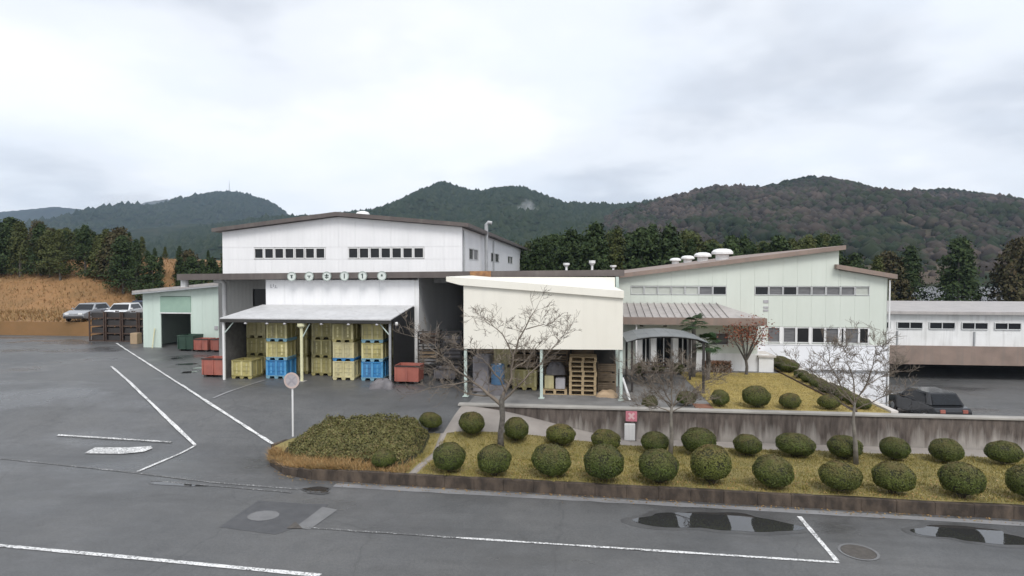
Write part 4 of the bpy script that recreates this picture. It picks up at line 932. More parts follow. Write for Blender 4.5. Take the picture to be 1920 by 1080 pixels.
# ------------------------------------------------------------------ vegetation helpers
def leaves(P, Nrm, size, aspect=.5, jitter=.6, sizevar=.4):
    """one quad per point, facing roughly along Nrm"""
    n = len(P); Nrm = Nrm + rng.normal(0, jitter, (n, 3)); Nrm /= np.linalg.norm(Nrm, axis=1, keepdims=True) + 1e-9
    T = np.cross(Nrm, rng.normal(0, 1, (n, 3))); T /= np.linalg.norm(T, axis=1, keepdims=True) + 1e-9; B = np.cross(Nrm, T)
    s = (size * (1 + rng.uniform(-sizevar, sizevar, n)))[:, None]
    V = np.stack([P - T * s, P - B * s * aspect, P + T * s, P + B * s * aspect], 1).reshape(-1, 3)
    return V, np.arange(4 * n).reshape(-1, 4)
def join(parts):
    Vs, Fs, b = [], [], 0
    for V, F in parts: Vs.append(V); Fs.append(F + b); b += len(V)
    return np.concatenate(Vs), np.concatenate(Fs)
# azalea prototypes: unit shrub about 1.1 wide, 1 high
def azalea_meshes(seed):
    g = np.random.default_rng(seed); n = 9500
    d = g.normal(0, 1, (n, 3)); d /= np.linalg.norm(d, axis=1, keepdims=True); d[:, 2] = np.where(d[:, 2] < -.75, -d[:, 2], d[:, 2])
    lump = 1 + .03 * np.sin(d[:, 0] * 5 + seed) * np.sin(d[:, 1] * 6 + 2 * seed) + .025 * np.sin(d[:, 2] * 7 + seed * 3 + d[:, 0] * 3) + .012 * np.sin(d[:, 0] * 17 + d[:, 1] * 13 + seed)
    r = lump * (1 - np.abs(g.normal(0, .035, n)))
    keep = (np.sin(d[:, 0] * 4.1 + seed * 2.2) * np.sin(d[:, 1] * 3.7 + seed) * np.sin(d[:, 2] * 4.3 + seed * 1.4) < .42) | (g.uniform(0, 1, n) < .35); d = d[keep]; r = r[keep]
    P = d * r[:, None] * np.array([.55, .55, .47]) + np.array([0, 0, .53])
    V, F = leaves(P, d, .020, .62, .38)
    leafm = npmesh('azalea_leaves', V, F)
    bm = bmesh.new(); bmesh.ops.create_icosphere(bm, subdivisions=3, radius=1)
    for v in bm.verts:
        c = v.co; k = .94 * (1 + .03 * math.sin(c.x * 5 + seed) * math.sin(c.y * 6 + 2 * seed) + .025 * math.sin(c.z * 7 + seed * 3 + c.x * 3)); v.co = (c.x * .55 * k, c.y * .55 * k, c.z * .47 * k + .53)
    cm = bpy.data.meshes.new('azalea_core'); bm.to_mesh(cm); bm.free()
    st = MB()
    for k in range(5): a = k * 1.26 + seed; st.tube([(.03 * math.cos(a), .03 * math.sin(a), -.08), (.2 * math.cos(a), .2 * math.sin(a), .35)], .015, 5)
    sm = bpy.data.meshes.new('azalea_stems'); sm.from_pydata(st.v, [], st.f)
    leafm.materials.append(M['azalea']); cm.materials.append(M['azalea_core']); sm.materials.append(M['stem'])
    return leafm, cm, sm
AZ = [azalea_meshes(s) for s in (1, 2, 3, 4, 5)]
azn = 0
def azalea(label, x, y, z, w, h, group):
    global azn
    lm, cm, sm = AZ[azn % 5]; azn += 1
    t = thing('azalea_shrub', label, 'shrub', (x, y, z), group, random.uniform(0, 6.28)); t.scale = (w / 1.14 * random.uniform(.94, 1.05), w / 1.14 * random.uniform(.88, 1.08), h * random.uniform(.90, 1.02)); t.rotation_euler[0] = R(random.uniform(-5, 5)); t.rotation_euler[1] = R(random.uniform(-5, 5))
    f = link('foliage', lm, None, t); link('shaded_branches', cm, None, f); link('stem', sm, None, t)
fr = [(-3.98, 17.98, 1.05, .92), (-2.58, 17.95, 1.10, 1.0), (-.88, 18.0, 1.2, 1.03), (.70, 17.75, 1.26, 1.12), (2.26, 17.75, 1.16, 1.1), (3.78, 17.85, 1.26, 1.12), (5.44, 17.85, 1.12, .92), (7.18, 17.6, 1.08, .88), (8.62, 17.7, 1.05, .98), (10.3, 17.5, 1.1, .95), (12.0, 17.5, 1.1, .95)]
for i, (x, y, w, h) in enumerate(fr): azalea(f'{ORD[i]} clipped round azalea from the left in the front row along the kerb', x, y, bedz(x, y), w, h, 'azaleas in the front row')
bk = [(-5.57, 21.85, .92, .66), (-3.95, 21.45, 1.12, .84), (-2.3, 21.4, 1.0, .86), (-.70, 21.4, 1.12, .83), (.88, 21.4, 1.10, .82), (2.58, 21.35, 1.05, .82), (4.08, 21.25, 1.25, .95), (5.72, 21.4, 1.08, .75), (7.25, 21.35, 1.28, .84), (8.9, 21.4, 1.12, .82), (10.45, 21.4, 1.05, .85), (12.1, 21.4, 1.05, .85), (13.8, 21.3, 1.1, .85)]
for i, (x, y, w, h) in enumerate(bk): azalea(f'{ORD[i]} clipped azalea from the left in the back row before the retaining wall', x, y, bedz(x, y), w, h, 'azaleas in the back row')
azalea('small round shrub in front of the big hedge next to the concrete strip', -6.15, 18.35, bedz(-6.15, 18.35), .78, .62, None)
tr = [(4.15, 24.35, .8, .62, 'half hidden behind the bare tree'), (5.45, 24.3, .75, .68, 'first to the right of the red soil'), (6.8, 24.35, 1.1, .85, 'the widest of its row'), (8.05, 24.25, .85, .64, 'between the widest shrub and the edging'), (9.5, 24.3, .8, .6, 'nearest the dark edging board')]
for x, y, w, h, s in tr: azalea(f'clipped shrub on the terrace edge, {s}', x, y, 1.18, w, h, 'shrubs on the terrace edge')
for i, (y, w) in enumerate(((34.2, 1.1), (32.9, 1.1), (31.1, .8), (30.0, .84), (28.8, .86), (27.6, .84), (26.75, .78), (25.95, .76), (25.2, .72), (24.5, .7))):
    azalea(f'{ORD[i]} shrub of the diagonal terrace row counted from the building', 10.78 + random.uniform(-.06, .06), y, 1.16, w, .50 + .28 * (i < 2), 'diagonal row of shrubs')
for i, (x, y, w, h) in enumerate(((3.1, 31.9, .8, .6), (4.0, 32.1, .9, .55), (5.0, 31.9, .8, .6), (3.0, 30.9, .6, .45))):
    azalea(f'{ORD[i]} low shrub before the entrance columns, seen through the arbor', x, y, 1.16, w, h, 'low shrubs at the entrance')
# grass in the bed and on the terrace
def blades(name, P, h, w, mat, label, lean=.35):
    n = len(P); a = rng.uniform(0, 6.28, n); hh = h * rng.uniform(.5, 1.3, n)
    side = np.stack([np.cos(a), np.sin(a), np.zeros(n)], 1) * w; ln = rng.normal(0, lean, (n, 2)) * hh[:, None]
    top = P + np.stack([ln[:, 0], ln[:, 1], hh], 1)
    V = np.stack([P - side, P + side, top], 1).reshape(-1, 3)
    return stuff(link(name, npmesh(name, V, np.arange(3 * n).reshape(-1, 3)), mat), label, 'grass')
P = []
while len(P) < 70000:
    x = random.uniform(-5.8, 16); y = random.uniform(front(x) + .15, back(x) - .02)
    if -5.25 < x - (y - 17.75) * .03 < -4.88: continue
    P.append((x, y, bedz(x, y) - .005))
blades('bed_grass', np.array(P), .055, .011, M['grass'], 'short yellowish winter grass of the planting bed')
P = np.stack([rng.uniform(5.15, 10.28, 30000), rng.uniform(23.95, 32.5, 30000), np.full(30000, 1.183)], 1)
blades('terrace_grass', P, .04, .014, M['grass_dry'], 'dry yellow lawn grass on the terrace')
P = np.stack([rng.uniform(10.4, 11.5, 5000), rng.uniform(23.95, 34.5, 5000), np.full(5000, 1.188)], 1)
blades('strip_grass', P, .06, .014, M['grass_dry'], 'dry grass between the diagonal row of shrubs')
P = []
while len(P) < 2600:
    x = random.uniform(-6, 16); y = front(x) + abs(random.gauss(0, 1.6)) + .15
    if y < back(x): P.append((x, y, bedz(x, y) + .03))
for _ in range(700):
    x = random.uniform(-10, 16); y = front(x) - .03 - abs(random.gauss(0, .16)); P.append((x, y, .018))
P = np.array(P); V, F = leaves(P, np.tile([0, 0, 1.], (len(P), 1)), .028, .6, .25)
stuff(link('fallen_leaves', npmesh('fallen_leaves', V, F), M['drygrass']), 'brown fallen leaves on the grass and along the kerb', 'leaves')
P = []
for _ in range(220):
    x = random.uniform(-5.5, 16); y = random.uniform(front(x) + .15, back(x) - .1)
    for _ in range(26): P.append((x + random.gauss(0, .06), y + random.gauss(0, .06), 0))
P = np.array([(x, y, bedz(x, y) - .005) for x, y, _ in P]); blades('grass_tufts', P, .12, .010, M['grass'], 'taller grass tufts in the planting bed', .5)
# the hedge mound
def hedge_h(x, y):
    a, b = front(x) + .1, back(x); t = (y - a) / max(.1, b - a)
    ex = ss((x + 10.8) / 1.9) * ss((-5.35 - x) / .6); prof = ss((t - .12) / .5) * ss((1.04 - t) / .14)
    return .74 * ex * prof * (1 + .22 * mnoise.noise((x * 1.1, y * 1.1, 7.)) + .1 * mnoise.noise((x * 2.7, y * 2.7, 2.)))
hg = thing('hedge', 'broad low spreading green hedge on the rounded end of the planting bed', 'hedge', (-8, 20, .2))
hx = np.arange(-10.8, -5.3, .12); hy = np.linspace(0, 1, 30)
V = []
for t in hy:
    for x in hx:
        a, b = front(x) + .1, back(x) + .05; y = a + (b - a) * t; V.append((x + 8, y - 20, bedz(x, y) + hedge_h(x, y) * .9 - .05 - .2))
n = len(hx); F = [(j * n + i, j * n + i + 1, (j + 1) * n + i + 1, (j + 1) * n + i) for j in range(len(hy) - 1) for i in range(n - 1)]
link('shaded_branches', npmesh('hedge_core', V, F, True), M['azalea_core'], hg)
P = []; NN = []
while len(P) < 26000:
    x = random.uniform(-10.7, -5.35); a, b = front(x) + .1, back(x) + .08; y = random.uniform(a, b); h = hedge_h(x, y)
    if h < .12: continue
    e = .05; gx_, gy_ = (hedge_h(x + e, y) - hedge_h(x - e, y)) / (2 * e), (hedge_h(x, y + e) - hedge_h(x, y - e)) / (2 * e)
    clump = .11 * mnoise.noise((x * 3.2, y * 3.2, 1.)) + .06 * mnoise.noise((x * 8, y * 8, 4.))
    P.append((x + 8, y - 20, bedz(x, y) + h + clump + random.gauss(0, .04) - .2)); NN.append((-gx_, -gy_ - .15, 1))
V, F = leaves(np.array(P), np.array(NN), .042, .42, .8)
link('foliage', npmesh('hedge_leaves', V, F), M['juniper'], hg)
P = []
while len(P) < 9000:
    x = random.uniform(-10.8, -5.3); a, b = front(x) + .1, back(x); t = abs(random.gauss(0, .16)); y = a + (b - a) * min(.6, t)
    if random.random() > (.25 + .75 * ss((-6.3 - x) / 2)): continue
    P.append((x, y, bedz(x, y) - .01 + hedge_h(x, y) * random.random() * .8))
blades('dry_grass', np.array(P), .17, .012, M['drygrass'], 'dry orange grass along the front of the hedge', .7)
# ------------------------------------------------------------------ bare trees
def grow(mb, twigs, p, d, length, r, depth, rnd, up=.05, nseg=4):
    pts = [p]; rad = [r]; q = np.array(p, float); d = np.array(d, float)
    for i in range(nseg):
        d = d + np.array([rnd.gauss(0, .16), rnd.gauss(0, .16), rnd.gauss(0, .12) + up]); d /= np.linalg.norm(d)
        q = q + d * length / nseg; pts.append(q.copy()); rad.append(max(.0044, r * (1 - .75 * (i + 1) / nseg)))
    (mb if r > .012 else twigs).tube(pts, rad, 5 if r > .012 else 3, False)
    if depth > 0:
        k = rnd.randint(3, 5)
        for j in range(k):
            t = rnd.uniform(.25, 1); i = min(nseg - 1, int(t * nseg)); base = pts[i] + (pts[i + 1] - pts[i]) * (t * nseg - i)
            nd = d + np.array([rnd.gauss(0, .75), rnd.gauss(0, .75), rnd.gauss(.1, .45)]); nd /= np.linalg.norm(nd)
            grow(mb, twigs, base, nd, length * rnd.uniform(.42, .7), max(.006, rad[i] * .58), depth - 1, rnd, up)
def bare_tree(label, base, trunk, limbs, mat, seed, depth=2, tw=.5, many=2):
    rnd = random.Random(seed); x0, y0, z0 = base
    t = thing('bare_tree', label, 'tree', base, 'bare trees in the bed')
    MB().tube([(x0 + a, y0 + b, z0 + c) for a, b, c, r in trunk], [r for *_, r in trunk], 10).build('trunk', mat, t, smooth=True)
    mb, tg = MB(), MB()
    for L_ in limbs:
        pts = [np.array((x0 + a, y0 + b, z0 + c)) for a, b, c, r in L_]; rad = [r for *_, r in L_]
        fine = [pts[0]]; fr_ = [rad[0]]
        for i in range(len(pts) - 1):
            for s in (.33, .66, 1): fine.append(pts[i] + (pts[i + 1] - pts[i]) * s + np.array([rnd.gauss(0, .025), rnd.gauss(0, .03), rnd.gauss(0, .02)])); fr_.append(rad[i] + (rad[i + 1] - rad[i]) * s)
        mb.tube(fine, fr_, 7, False)
        for i in range(1, len(fine)):
            d = fine[i] - fine[i - 1]; d /= np.linalg.norm(d)
            for _ in range(many if i > 1 else 0):
                nd = d * .5 + np.array([rnd.gauss(0, .7), rnd.gauss(0, .7), rnd.gauss(.2, .45)]); nd /= np.linalg.norm(nd)
                grow(mb, tg, fine[i], nd, tw * rnd.uniform(.5, 1.3), max(.006, fr_[i] * .45), depth, rnd)
        d = fine[-1] - fine[-2]; d /= np.linalg.norm(d); grow(mb, tg, fine[-1], d, tw * 1.2, fr_[-1], depth, rnd)
    br = mb.build('branches', M['branch'], t, smooth=True); tg.build('twigs', M['branch'], br)
    return t
k = 1 / 54.
def Lm(*pts):   # (right px, up px, depth m, radius)
    return [(a * k, c, b * k, r if r >= .07 else r * .72) for a, b, c, r in pts]
bare_tree('dark trunked bare tree before the cream shed, spreading far to its left', (-2.75, 20.75, bedz(-2.75, 20.75) - .03),
    Lm((0, 0, 0, .125), (-1, 30, 0, .10), (3, 62, .02, .095), (1, 92, 0, .10), (4, 104, 0, .08)),
    [Lm((0, 86, 0, .075), (-38, 116, .1, .06), (-80, 142, .2, .048), (-118, 172, .3, .034), (-150, 198, .35, .018)),
     Lm((-60, 128, .15, .035), (-105, 122, -.1, .026), (-150, 112, -.2, .014)),
     Lm((-90, 150, .2, .03), (-125, 195, -.1, .02), (-165, 215, -.2, .009)),
     Lm((3, 96, 0, .07), (18, 138, .1, .058), (24, 182, .15, .046), (40, 222, .1, .036), (62, 262, .1, .016)),
     Lm((22, 175, .15, .036), (2, 218, .2, .026), (-22, 242, .2, .018), (-40, 250, .1, .009)),
     Lm((4, 94, 0, .06), (45, 135, -.2, .045), (78, 172, -.3, .03), (104, 205, -.3, .016), (122, 222, -.3, .008)),
     Lm((46, 228, .1, .028), (80, 238, .05, .017), (92, 238, 0, .009)),
     Lm((10, 110, 0, .05), (-8, 150, -.4, .035), (-30, 178, -.6, .02), (-60, 192, -.7, .01)),
     Lm((20, 150, .1, .04), (50, 168, .5, .028), (66, 195, .7, .014)),
     Lm((-20, 102, .05, .05), (-70, 100, .5, .032), (-120, 128, .8, .018), (-150, 150, .9, .009))], M['bark_dark'], 11, 2, .55)
bare_tree('grey bare tree with a fine fan of twigs before the arbor', (3.02, 20.75, bedz(3.0, 20.75) - .03),
    Lm((0, 0, 0, .085), (3, 40, 0, .07), (1, 80, 0, .065), (3, 98, 0, .06)),
    [Lm((3, 94, 0, .035), (-22, 116, .1, .026), (-50, 140, .2, .014), (-72, 152, .2, .007)), Lm((3, 95, 0, .035), (-12, 126, -.2, .026), (-26, 158, -.3, .013), (-32, 172, -.3, .007)),
     Lm((3, 95, 0, .035), (6, 130, .2, .026), (4, 158, .3, .013), (8, 172, .3, .007)), Lm((3, 94, 0, .033), (28, 118, -.2, .024), (52, 142, -.3, .013), (72, 152, -.3, .006)),
     Lm((3, 92, 0, .03), (20, 124, .3, .02), (38, 158, .4, .01)), Lm((2, 84, 0, .028), (-30, 100, -.3, .018), (-62, 110, -.4, .008)), Lm((2, 84, 0, .026), (34, 100, .3, .016), (60, 106, .4, .008)),
     Lm((3, 90, 0, .028), (-30, 130, .5, .016), (-45, 162, .6, .008))], M['bark_grey'], 23, 2, .46, 3)
bare_tree('bare grey tree near the right before the white base wall', (9.02, 20.85, bedz(9.0, 20.85) - .03),
    Lm((0, 0, 0, .085), (-2, 40, 0, .07), (-6, 80, 0, .06), (-4, 112, 0, .055)),
    [Lm((-4, 108, 0, .036), (-26, 146, .2, .026), (-40, 178, .3, .015), (-44, 206, .3, .007)), Lm((-4, 110, 0, .036), (-8, 156, -.1, .026), (-22, 196, -.1, .014), (-26, 220, -.1, .007)),
     Lm((-4, 108, 0, .036), (22, 142, .2, .024), (52, 160, .3, .014), (76, 172, .3, .007)), Lm((-4, 104, 0, .03), (-46, 142, -.3, .02), (-80, 168, -.4, .011), (-112, 182, -.4, .006)),
     Lm((-3, 112, 0, .03), (14, 158, -.3, .02), (18, 196, -.4, .011), (24, 214, -.4, .006)), Lm((-4, 96, 0, .028), (-30, 116, .4, .018), (-60, 150, .5, .008)),
     Lm((-4, 98, 0, .028), (30, 124, -.3, .018), (60, 140, -.4, .008))], M['bark_grey'], 37, 2, .5, 3)
# ------------------------------------------------------------------ maple and palms on the terrace
def maple():
    x, y, z = 8.45, 32.0, 1.17; rnd = random.Random(5)
    t = thing('maple_tree', 'small red leaved maple tree in front of the entrance wing', 'tree', (x, y, z))
    MB().tube([(x, y, z - .05), (x + .03, y, z + .4), (x - .02, y, z + .75)], [.09, .075, .07], 8).build('trunk', M['bark_dark'], t)
    mb, tg = MB(), MB(); tips = []
    for a, b, c in ((-.9, .1, 2.2), (-.5, -.3, 2.5), (.15, .2, 2.7), (.5, -.2, 2.5), (.85, .1, 2.3), (-.2, .4, 2.3), (.3, -.5, 2.1)):
        q = (x + a, y + b, z + c); mid = (x + a * .45, y + b * .5, z + 1.45)
        mb.tube([(x - .02, y, z + .7), mid, q], [.05, .035, .012], 6); tips += [q, (x + a * .75, y + b * .8, z + c * .85)]
        grow(mb, tg, np.array(mid), (a, b, .6), .7, .014, 1, rnd)
    b = mb.build('branches', M['bark_dark'], t); tg.build('twigs', M['bark_dark'], b)
    P = np.concatenate([np.array(q) + rng.normal(0, 1, (95, 3)) * np.array([.3, .3, .2]) for q in tips]) - np.array((x, y, z))
    P = P[(P[:, 1] < .9)]
    V, F = leaves(P, np.tile([0, -.4, 1.], (len(P), 1)), .05, .6, .8); link('foliage', npmesh('maple_leaves', V, F), M['maple'], t)
maple()
def palm(label, x, y, h, r, seed):
    rnd = random.Random(seed); t = thing('palm_tree', label, 'palm', (x, y, 1.17))
    MB().tube([(x, y, 1.12), (x + .04, y, 1.17 + h * .5), (x, y, 1.17 + h)], [.11, .12, .09], 9).build('trunk', M['bark_dark'], t)
    for i in range(17):
        a = i * 2.4 + rnd.uniform(-.2, .2); el = rnd.uniform(-.5, 1.1); d = np.array([math.cos(a) * math.cos(el), math.sin(a) * math.cos(el), math.sin(el)])
        c = np.array((x, y, 1.17 + h)); tip = c + d * r * .55; mb = MB(); mb.tube([c, tip], .012, 4)
        side = np.cross(d, (0, 0, 1)); side /= np.linalg.norm(side) + 1e-9; upv = np.cross(side, d)
        for j in range(13):
            ph = (j - 6) / 6 * 1.5; dd = d * math.cos(ph) + side * math.sin(ph); e = tip + dd * r * .5 + np.array([0, 0, -.10]) ; m = tip + dd * r * .3; s2 = np.cross(dd, upv) * .028
            mb.add([tip, m - s2, e, m + s2], [(0, 1, 2, 3)])
        mb.build('frond', M['palm'], t)
palm('taller fan palm beside the arbor', 5.62, 31.0, 2.65, .78, 1)
palm('lower fan palm leaning right of the arbor post', 6.15, 30.2, 1.75, .75, 2)
def red_hedge():
    t = thing('red_hedge', 'low reddish brown clipped hedge before the white wall of the entrance wing', 'hedge', (7.1, 32.55, 1.17))
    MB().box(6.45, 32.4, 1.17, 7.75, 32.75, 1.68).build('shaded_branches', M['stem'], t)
    P = rng.uniform((-.72, -.24, .02), (.72, .26, .62), (3200, 3)); V, F = leaves(P, np.tile([0, -.5, .6], (len(P), 1)), .035, .6, .9); link('foliage', npmesh('red_hedge_leaves', V, F), M['redleaf'], t)
M['redleaf'] = leafmat('reddish_brown_leaves', [(.17, .075, .045), (.22, .11, .07), (.12, .06, .035), (.15, .10, .05)])
red_hedge()
mound('red_shrub', 'small reddish low shrub by the arbor above the retaining wall', 'shrub', 2.75, 24.3, 1.17, .32, .25, .35, M['broadleaf'], 6)
struct(MB().box(4.45, 23.95, 1.1, 5.12, 24.7, 1.19).build('red_soil_ground', pm('red_soil', (.24, .11, .07), (.17, .08, .05), 5, rough=.95)))
# ------------------------------------------------------------------ hillside and woods
def bankz(x, y): return 1.0 + 7.2 * ss((y - 57) / 22) * ss((-46 - x) / 16) + .5 * math.sin(x * .2) * math.sin(y * .17) * ss((y - 57) / 22)
struct(heightsheet('grass_bank_ground', list(np.arange(-170, -38, 3.)), list(np.arange(54, 130, 3.)), bankz, M['bank'], -.05))
P = []
while len(P) < 16000:
    x, y = random.uniform(-110, -46), random.uniform(58, 84)
    if bankz(x, y) > 1.4: P.append((x, y, bankz(x, y) - .07))
for _ in range(7000): x = random.uniform(-75, -36.6); y = random.uniform(45.3, 57); P.append((x, y, 2.29))
blades('bank_grass', np.array(P), .34, .05, M['drybank'], 'dry tan grass on the bank and raised lot', .5)
def conifer_proto(seed, rw, hgt, mats, full=.8):
    g = np.random.default_rng(seed); nc = 130; parts = []
    for i in range(nc):
        tt = g.uniform(.08, 1) ** .85; a = g.uniform(0, 6.28); R_ = rw * (1 - tt ** (1.7 if full < .52 else 1.2)) ** full + .08
        rr = R_ * g.uniform(.45, 1.05); c = np.array([rr * math.cos(a), rr * math.sin(a), hgt * tt])
        m = 34; q = c + g.normal(0, 1, (m, 3)) * np.array([.38, .38, .34]) * (rw / 2.3) * (1.1 - .45 * tt)
        out = np.array([math.cos(a), math.sin(a), .7]); parts.append(leaves(q, np.tile(out, (m, 1)), .19 * rw / 2.3, .5, .7))
    V, F = join(parts); me = npmesh('tree_crown', V, F); me.materials.append(mats)
    tb = MB().tube([(0, 0, -.5), (0, 0, hgt * .5), (0, 0, hgt * .93)], [.22, .14, .03], 7); tm = bpy.data.meshes.new('tree_trunk'); tm.from_pydata(tb.v, [], tb.f); tm.materials.append(M['bark_dark'])
    return me, tm, hgt
CON = [conifer_proto(21, 2.2, 10, M['conifer'], .75), conifer_proto(22, 2.5, 10, M['conifer'], .6), conifer_proto(23, 2.0, 10, M['conifer_olive'], .8), conifer_proto(24, 2.7, 10, M['conifer'], .55), conifer_proto(25, 2.3, 10, M['conifer_olive'], .6), conifer_proto(26, 3.2, 9, M['broadleaf'], .5), conifer_proto(27, 1.7, 10, M['conifer'], .95), conifer_proto(28, 2.9, 10, M['conifer_olive'], .45)]
def wood_tree(kind, label, x, y, z, h, group):
    cm, tm, h0 = CON[kind]; t = thing('broadleaf_tree' if kind == 5 else 'conifer_tree', label, 'tree', (x, y, z), group, random.uniform(0, 6.28)); s = h / h0; t.scale = (s * random.uniform(.9, 1.15), s * random.uniform(.9, 1.15), s)
    link('trunk', tm, None, t); link('crown', cm, None, t)
rw = random.Random(4)
TENS = ['', '', 'twenty', 'thirty']; cnt = {}
def nth(n):
    if n <= 18: return ORD[n - 1]
    if n == 19: return 'nineteenth'
    if n % 10 == 0: return ['', '', 'twentieth', 'thirtieth'][n // 10]
    return TENS[n // 10] + '-' + ORD[n % 10 - 1]
def count(key): cnt[key] = cnt.get(key, 0) + 1; return nth(cnt[key])
ROWS = ('front', 'middle', 'rear')
# (x at y=75, crown top z) along the wood behind the green factory
prof_x = [-7, -3, 2.6, 6, 9.7, 14, 19.7, 24, 29.4, 31.2, 33.5]; prof_z = [9.7, 10.9, 11.8, 11.4, 11.5, 10.6, 10.1, 10.6, 10.4, 9.2, 7.6]
for row, y in enumerate((68., 75., 83.)):
    x = -9. + row * .8
    while x < 33:
        zt = float(np.interp(x * 75 / y, prof_x, prof_z)); top = 6.5 + (zt - 6.5) * y / 75 + rw.uniform(-.9, .5); kind = rw.choice((0, 1, 3, 6, 1, 2, 4, 7))
        if row > 0 or rw.random() < .6:
            sp = 'dark green conifer' if kind in (0, 1, 3, 6) else 'olive green conifer'
            wood_tree(kind, f'{count((sp, row))} {sp} from the left, {ROWS[row]} row of the wood behind the green factory', x, y + rw.uniform(-2, 2), 1.1, max(5, top - 1.1), 'dark conifers behind the factory' if kind in (0, 1, 3, 6) else 'olive conifers behind the factory')
        x += rw.uniform(1.9, 2.9)
# left wood on the bank
for row, y in enumerate((70., 77., 85.)):
    x = -78. - row * 4
    while x < -38 - row * 2:
        xa = x * 70 / y; zt = float(np.interp(xa, [-90, -57, -54, -52, -50, -44, -40], [14.5, 11.2, 9.8, 8.6, 9.0, 8.6, 8.4])); top = 6.5 + (zt - 6.5) * y / 70 + rw.uniform(-1.0, .4); kind = rw.choice((0, 1, 3, 5, 2, 6, 4, 7, 5)); zb = max(1., bankz(x, y) - .2)
        if top - zb < 2.2: top = zb + 2.2
        nm = {0: 'dark green conifer', 1: 'dark green conifer', 3: 'dark green conifer', 5: 'brownish broadleaf tree', 2: 'olive green conifer', 4: 'olive green conifer', 6: 'dark green conifer', 7: 'olive green conifer'}[kind]
        wood_tree(kind, f'{count((nm, row, 1))} {nm} from the left, {ROWS[row]} row on the hillside behind the shed', x, y + rw.uniform(-2, 2), zb, top - zb, nm + 's on the left hillside')
        x += rw.uniform(1.6, 2.6)
# right edge beyond the factory
for x, y, h, kd in ((35.5, 86, 6.5, 5), (38, 80, 7.5, 5), (41.5, 82, 8.5, 1), (45, 78, 9, 3), (49, 84, 9.5, 0), (53, 80, 9, 5), (57, 82, 10, 1)):
    wood_tree(kd, count((kd == 5, 'edge')) + (' brownish broadleaf tree' if kd == 5 else ' dark conifer') + ' of those beyond the white warehouse, from the factory outwards', x, y, 1.0, h, ('broadleaf' if kd == 5 else 'conifer') + ' trees at the right edge')
# ------------------------------------------------------------------ mountains
def fbm(x, y, s, oct_=5, seed=0):
    v = np.zeros_like(x); a = 1.; f = 1. / s
    for i in range(oct_):
        ph = seed * 1.7 + i * 2.1
        v += a * (np.sin(x * f + ph + 1.3 * np.sin(y * f * .7 + ph)) * np.cos(y * f * 1.1 - ph + 1.1 * np.sin(x * f * .8 + 2 * ph))); a *= .5; f *= 1.95
    return v
def mountain_mesh(name, yr, y0, px_, pz_, x0, x1, mat, amp, seed, nx=260, ny=90, ybk=1.25):
    X = np.linspace(x0, x1, nx); Yv = np.concatenate([np.linspace(y0, yr, ny), np.linspace(yr, yr * ybk, 14)[1:]])
    XX, YY = np.meshgrid(X, Yv); H = np.interp(XX, px_, pz_); t = np.clip((YY - y0) / (yr - y0), 0, 1)
    prof = (t ** 1.25) * np.where(YY > yr, np.clip(1 - (YY - yr) / (yr * (ybk - 1)), 0, 1) ** .8, 1)
    rid = fbm(XX, YY * .55, 55 * yr / 900, 5, seed); fine = fbm(XX, YY, 6., 3, seed + 3)
    Z = H * prof + amp * rid * np.sin(np.pi * np.clip(t, 0, 1)) ** .8 + .9 * fine * prof - .3
    Z = np.maximum(Z, -.2); Vv = np.stack([XX, YY, Z], -1).reshape(-1, 3); r, c = XX.shape
    idx = np.arange(r * c).reshape(r, c); F = np.stack([idx[:-1, :-1], idx[:-1, 1:], idx[1:, 1:], idx[1:, :-1]], -1).reshape(-1, 4)
    o = struct(link(name, npmesh(name, Vv, F, True), mat)); return o, (X, Yv, Z)
def sample(h, x, y):
    X, Yv, Z = h; i = np.clip(np.searchsorted(X, x) - 1, 0, len(X) - 2); j = np.clip(np.searchsorted(Yv, y) - 1, 0, len(Yv) - 2)
    fx = (x - X[i]) / (X[i + 1] - X[i]); fy = (y - Yv[j]) / (Yv[j + 1] - Yv[j])
    return Z[j, i] * (1 - fx) * (1 - fy) + Z[j, i + 1] * fx * (1 - fy) + Z[j + 1, i] * (1 - fx) * fy + Z[j + 1, i + 1] * fx * fy
ICO = None
def crowns(name, h, n, xr, yr_, w, hh, mat, label, cone=False, seed=1):
    g = np.random.default_rng(seed); x = g.uniform(*xr, n); y = yr_[0] + (yr_[1] - yr_[0]) * g.uniform(0, 1, n) ** .7; z = sample(h, x, y); ok = z > 4
    x, y, z = x[ok], y[ok], z[ok]; n = len(x)
    if cone:
        a = np.arange(5) * 2 * np.pi / 5; base = np.concatenate([np.stack([np.cos(a), np.sin(a), np.zeros(5)], 1), [[0, 0, 1.]]]); f = np.array([(i, (i + 1) % 5, 5) for i in range(5)])
    else:
        bm = bmesh.new(); bmesh.ops.create_icosphere(bm, subdivisions=1, radius=1); base = np.array([v.co[:] for v in bm.verts]); bm.verts.index_update(); f = np.array([[v.index for v in fc.verts] for fc in bm.faces]); bm.free()
    s = np.clip(g.lognormal(-.05, .36, n), .45, 1.9); s = np.where(y > yr_[1] - .12 * (yr_[1] - yr_[0]), np.clip(s, .5, 1.05), s); V = base[None] * (np.stack([w * s, w * s, hh * s], 1)[:, None, :]); V = V * (1 + g.normal(0, .16, (n, len(base), 1)))
    V += np.stack([x, y, z - (hh * .1 if cone else 0)], 1)[:, None, :]
    F = (f[None] + (np.arange(n) * len(base))[:, None, None]).reshape(-1, 3)
    return stuff(link(name, npmesh(name, V.reshape(-1, 3), F), mat), label, 'forest')
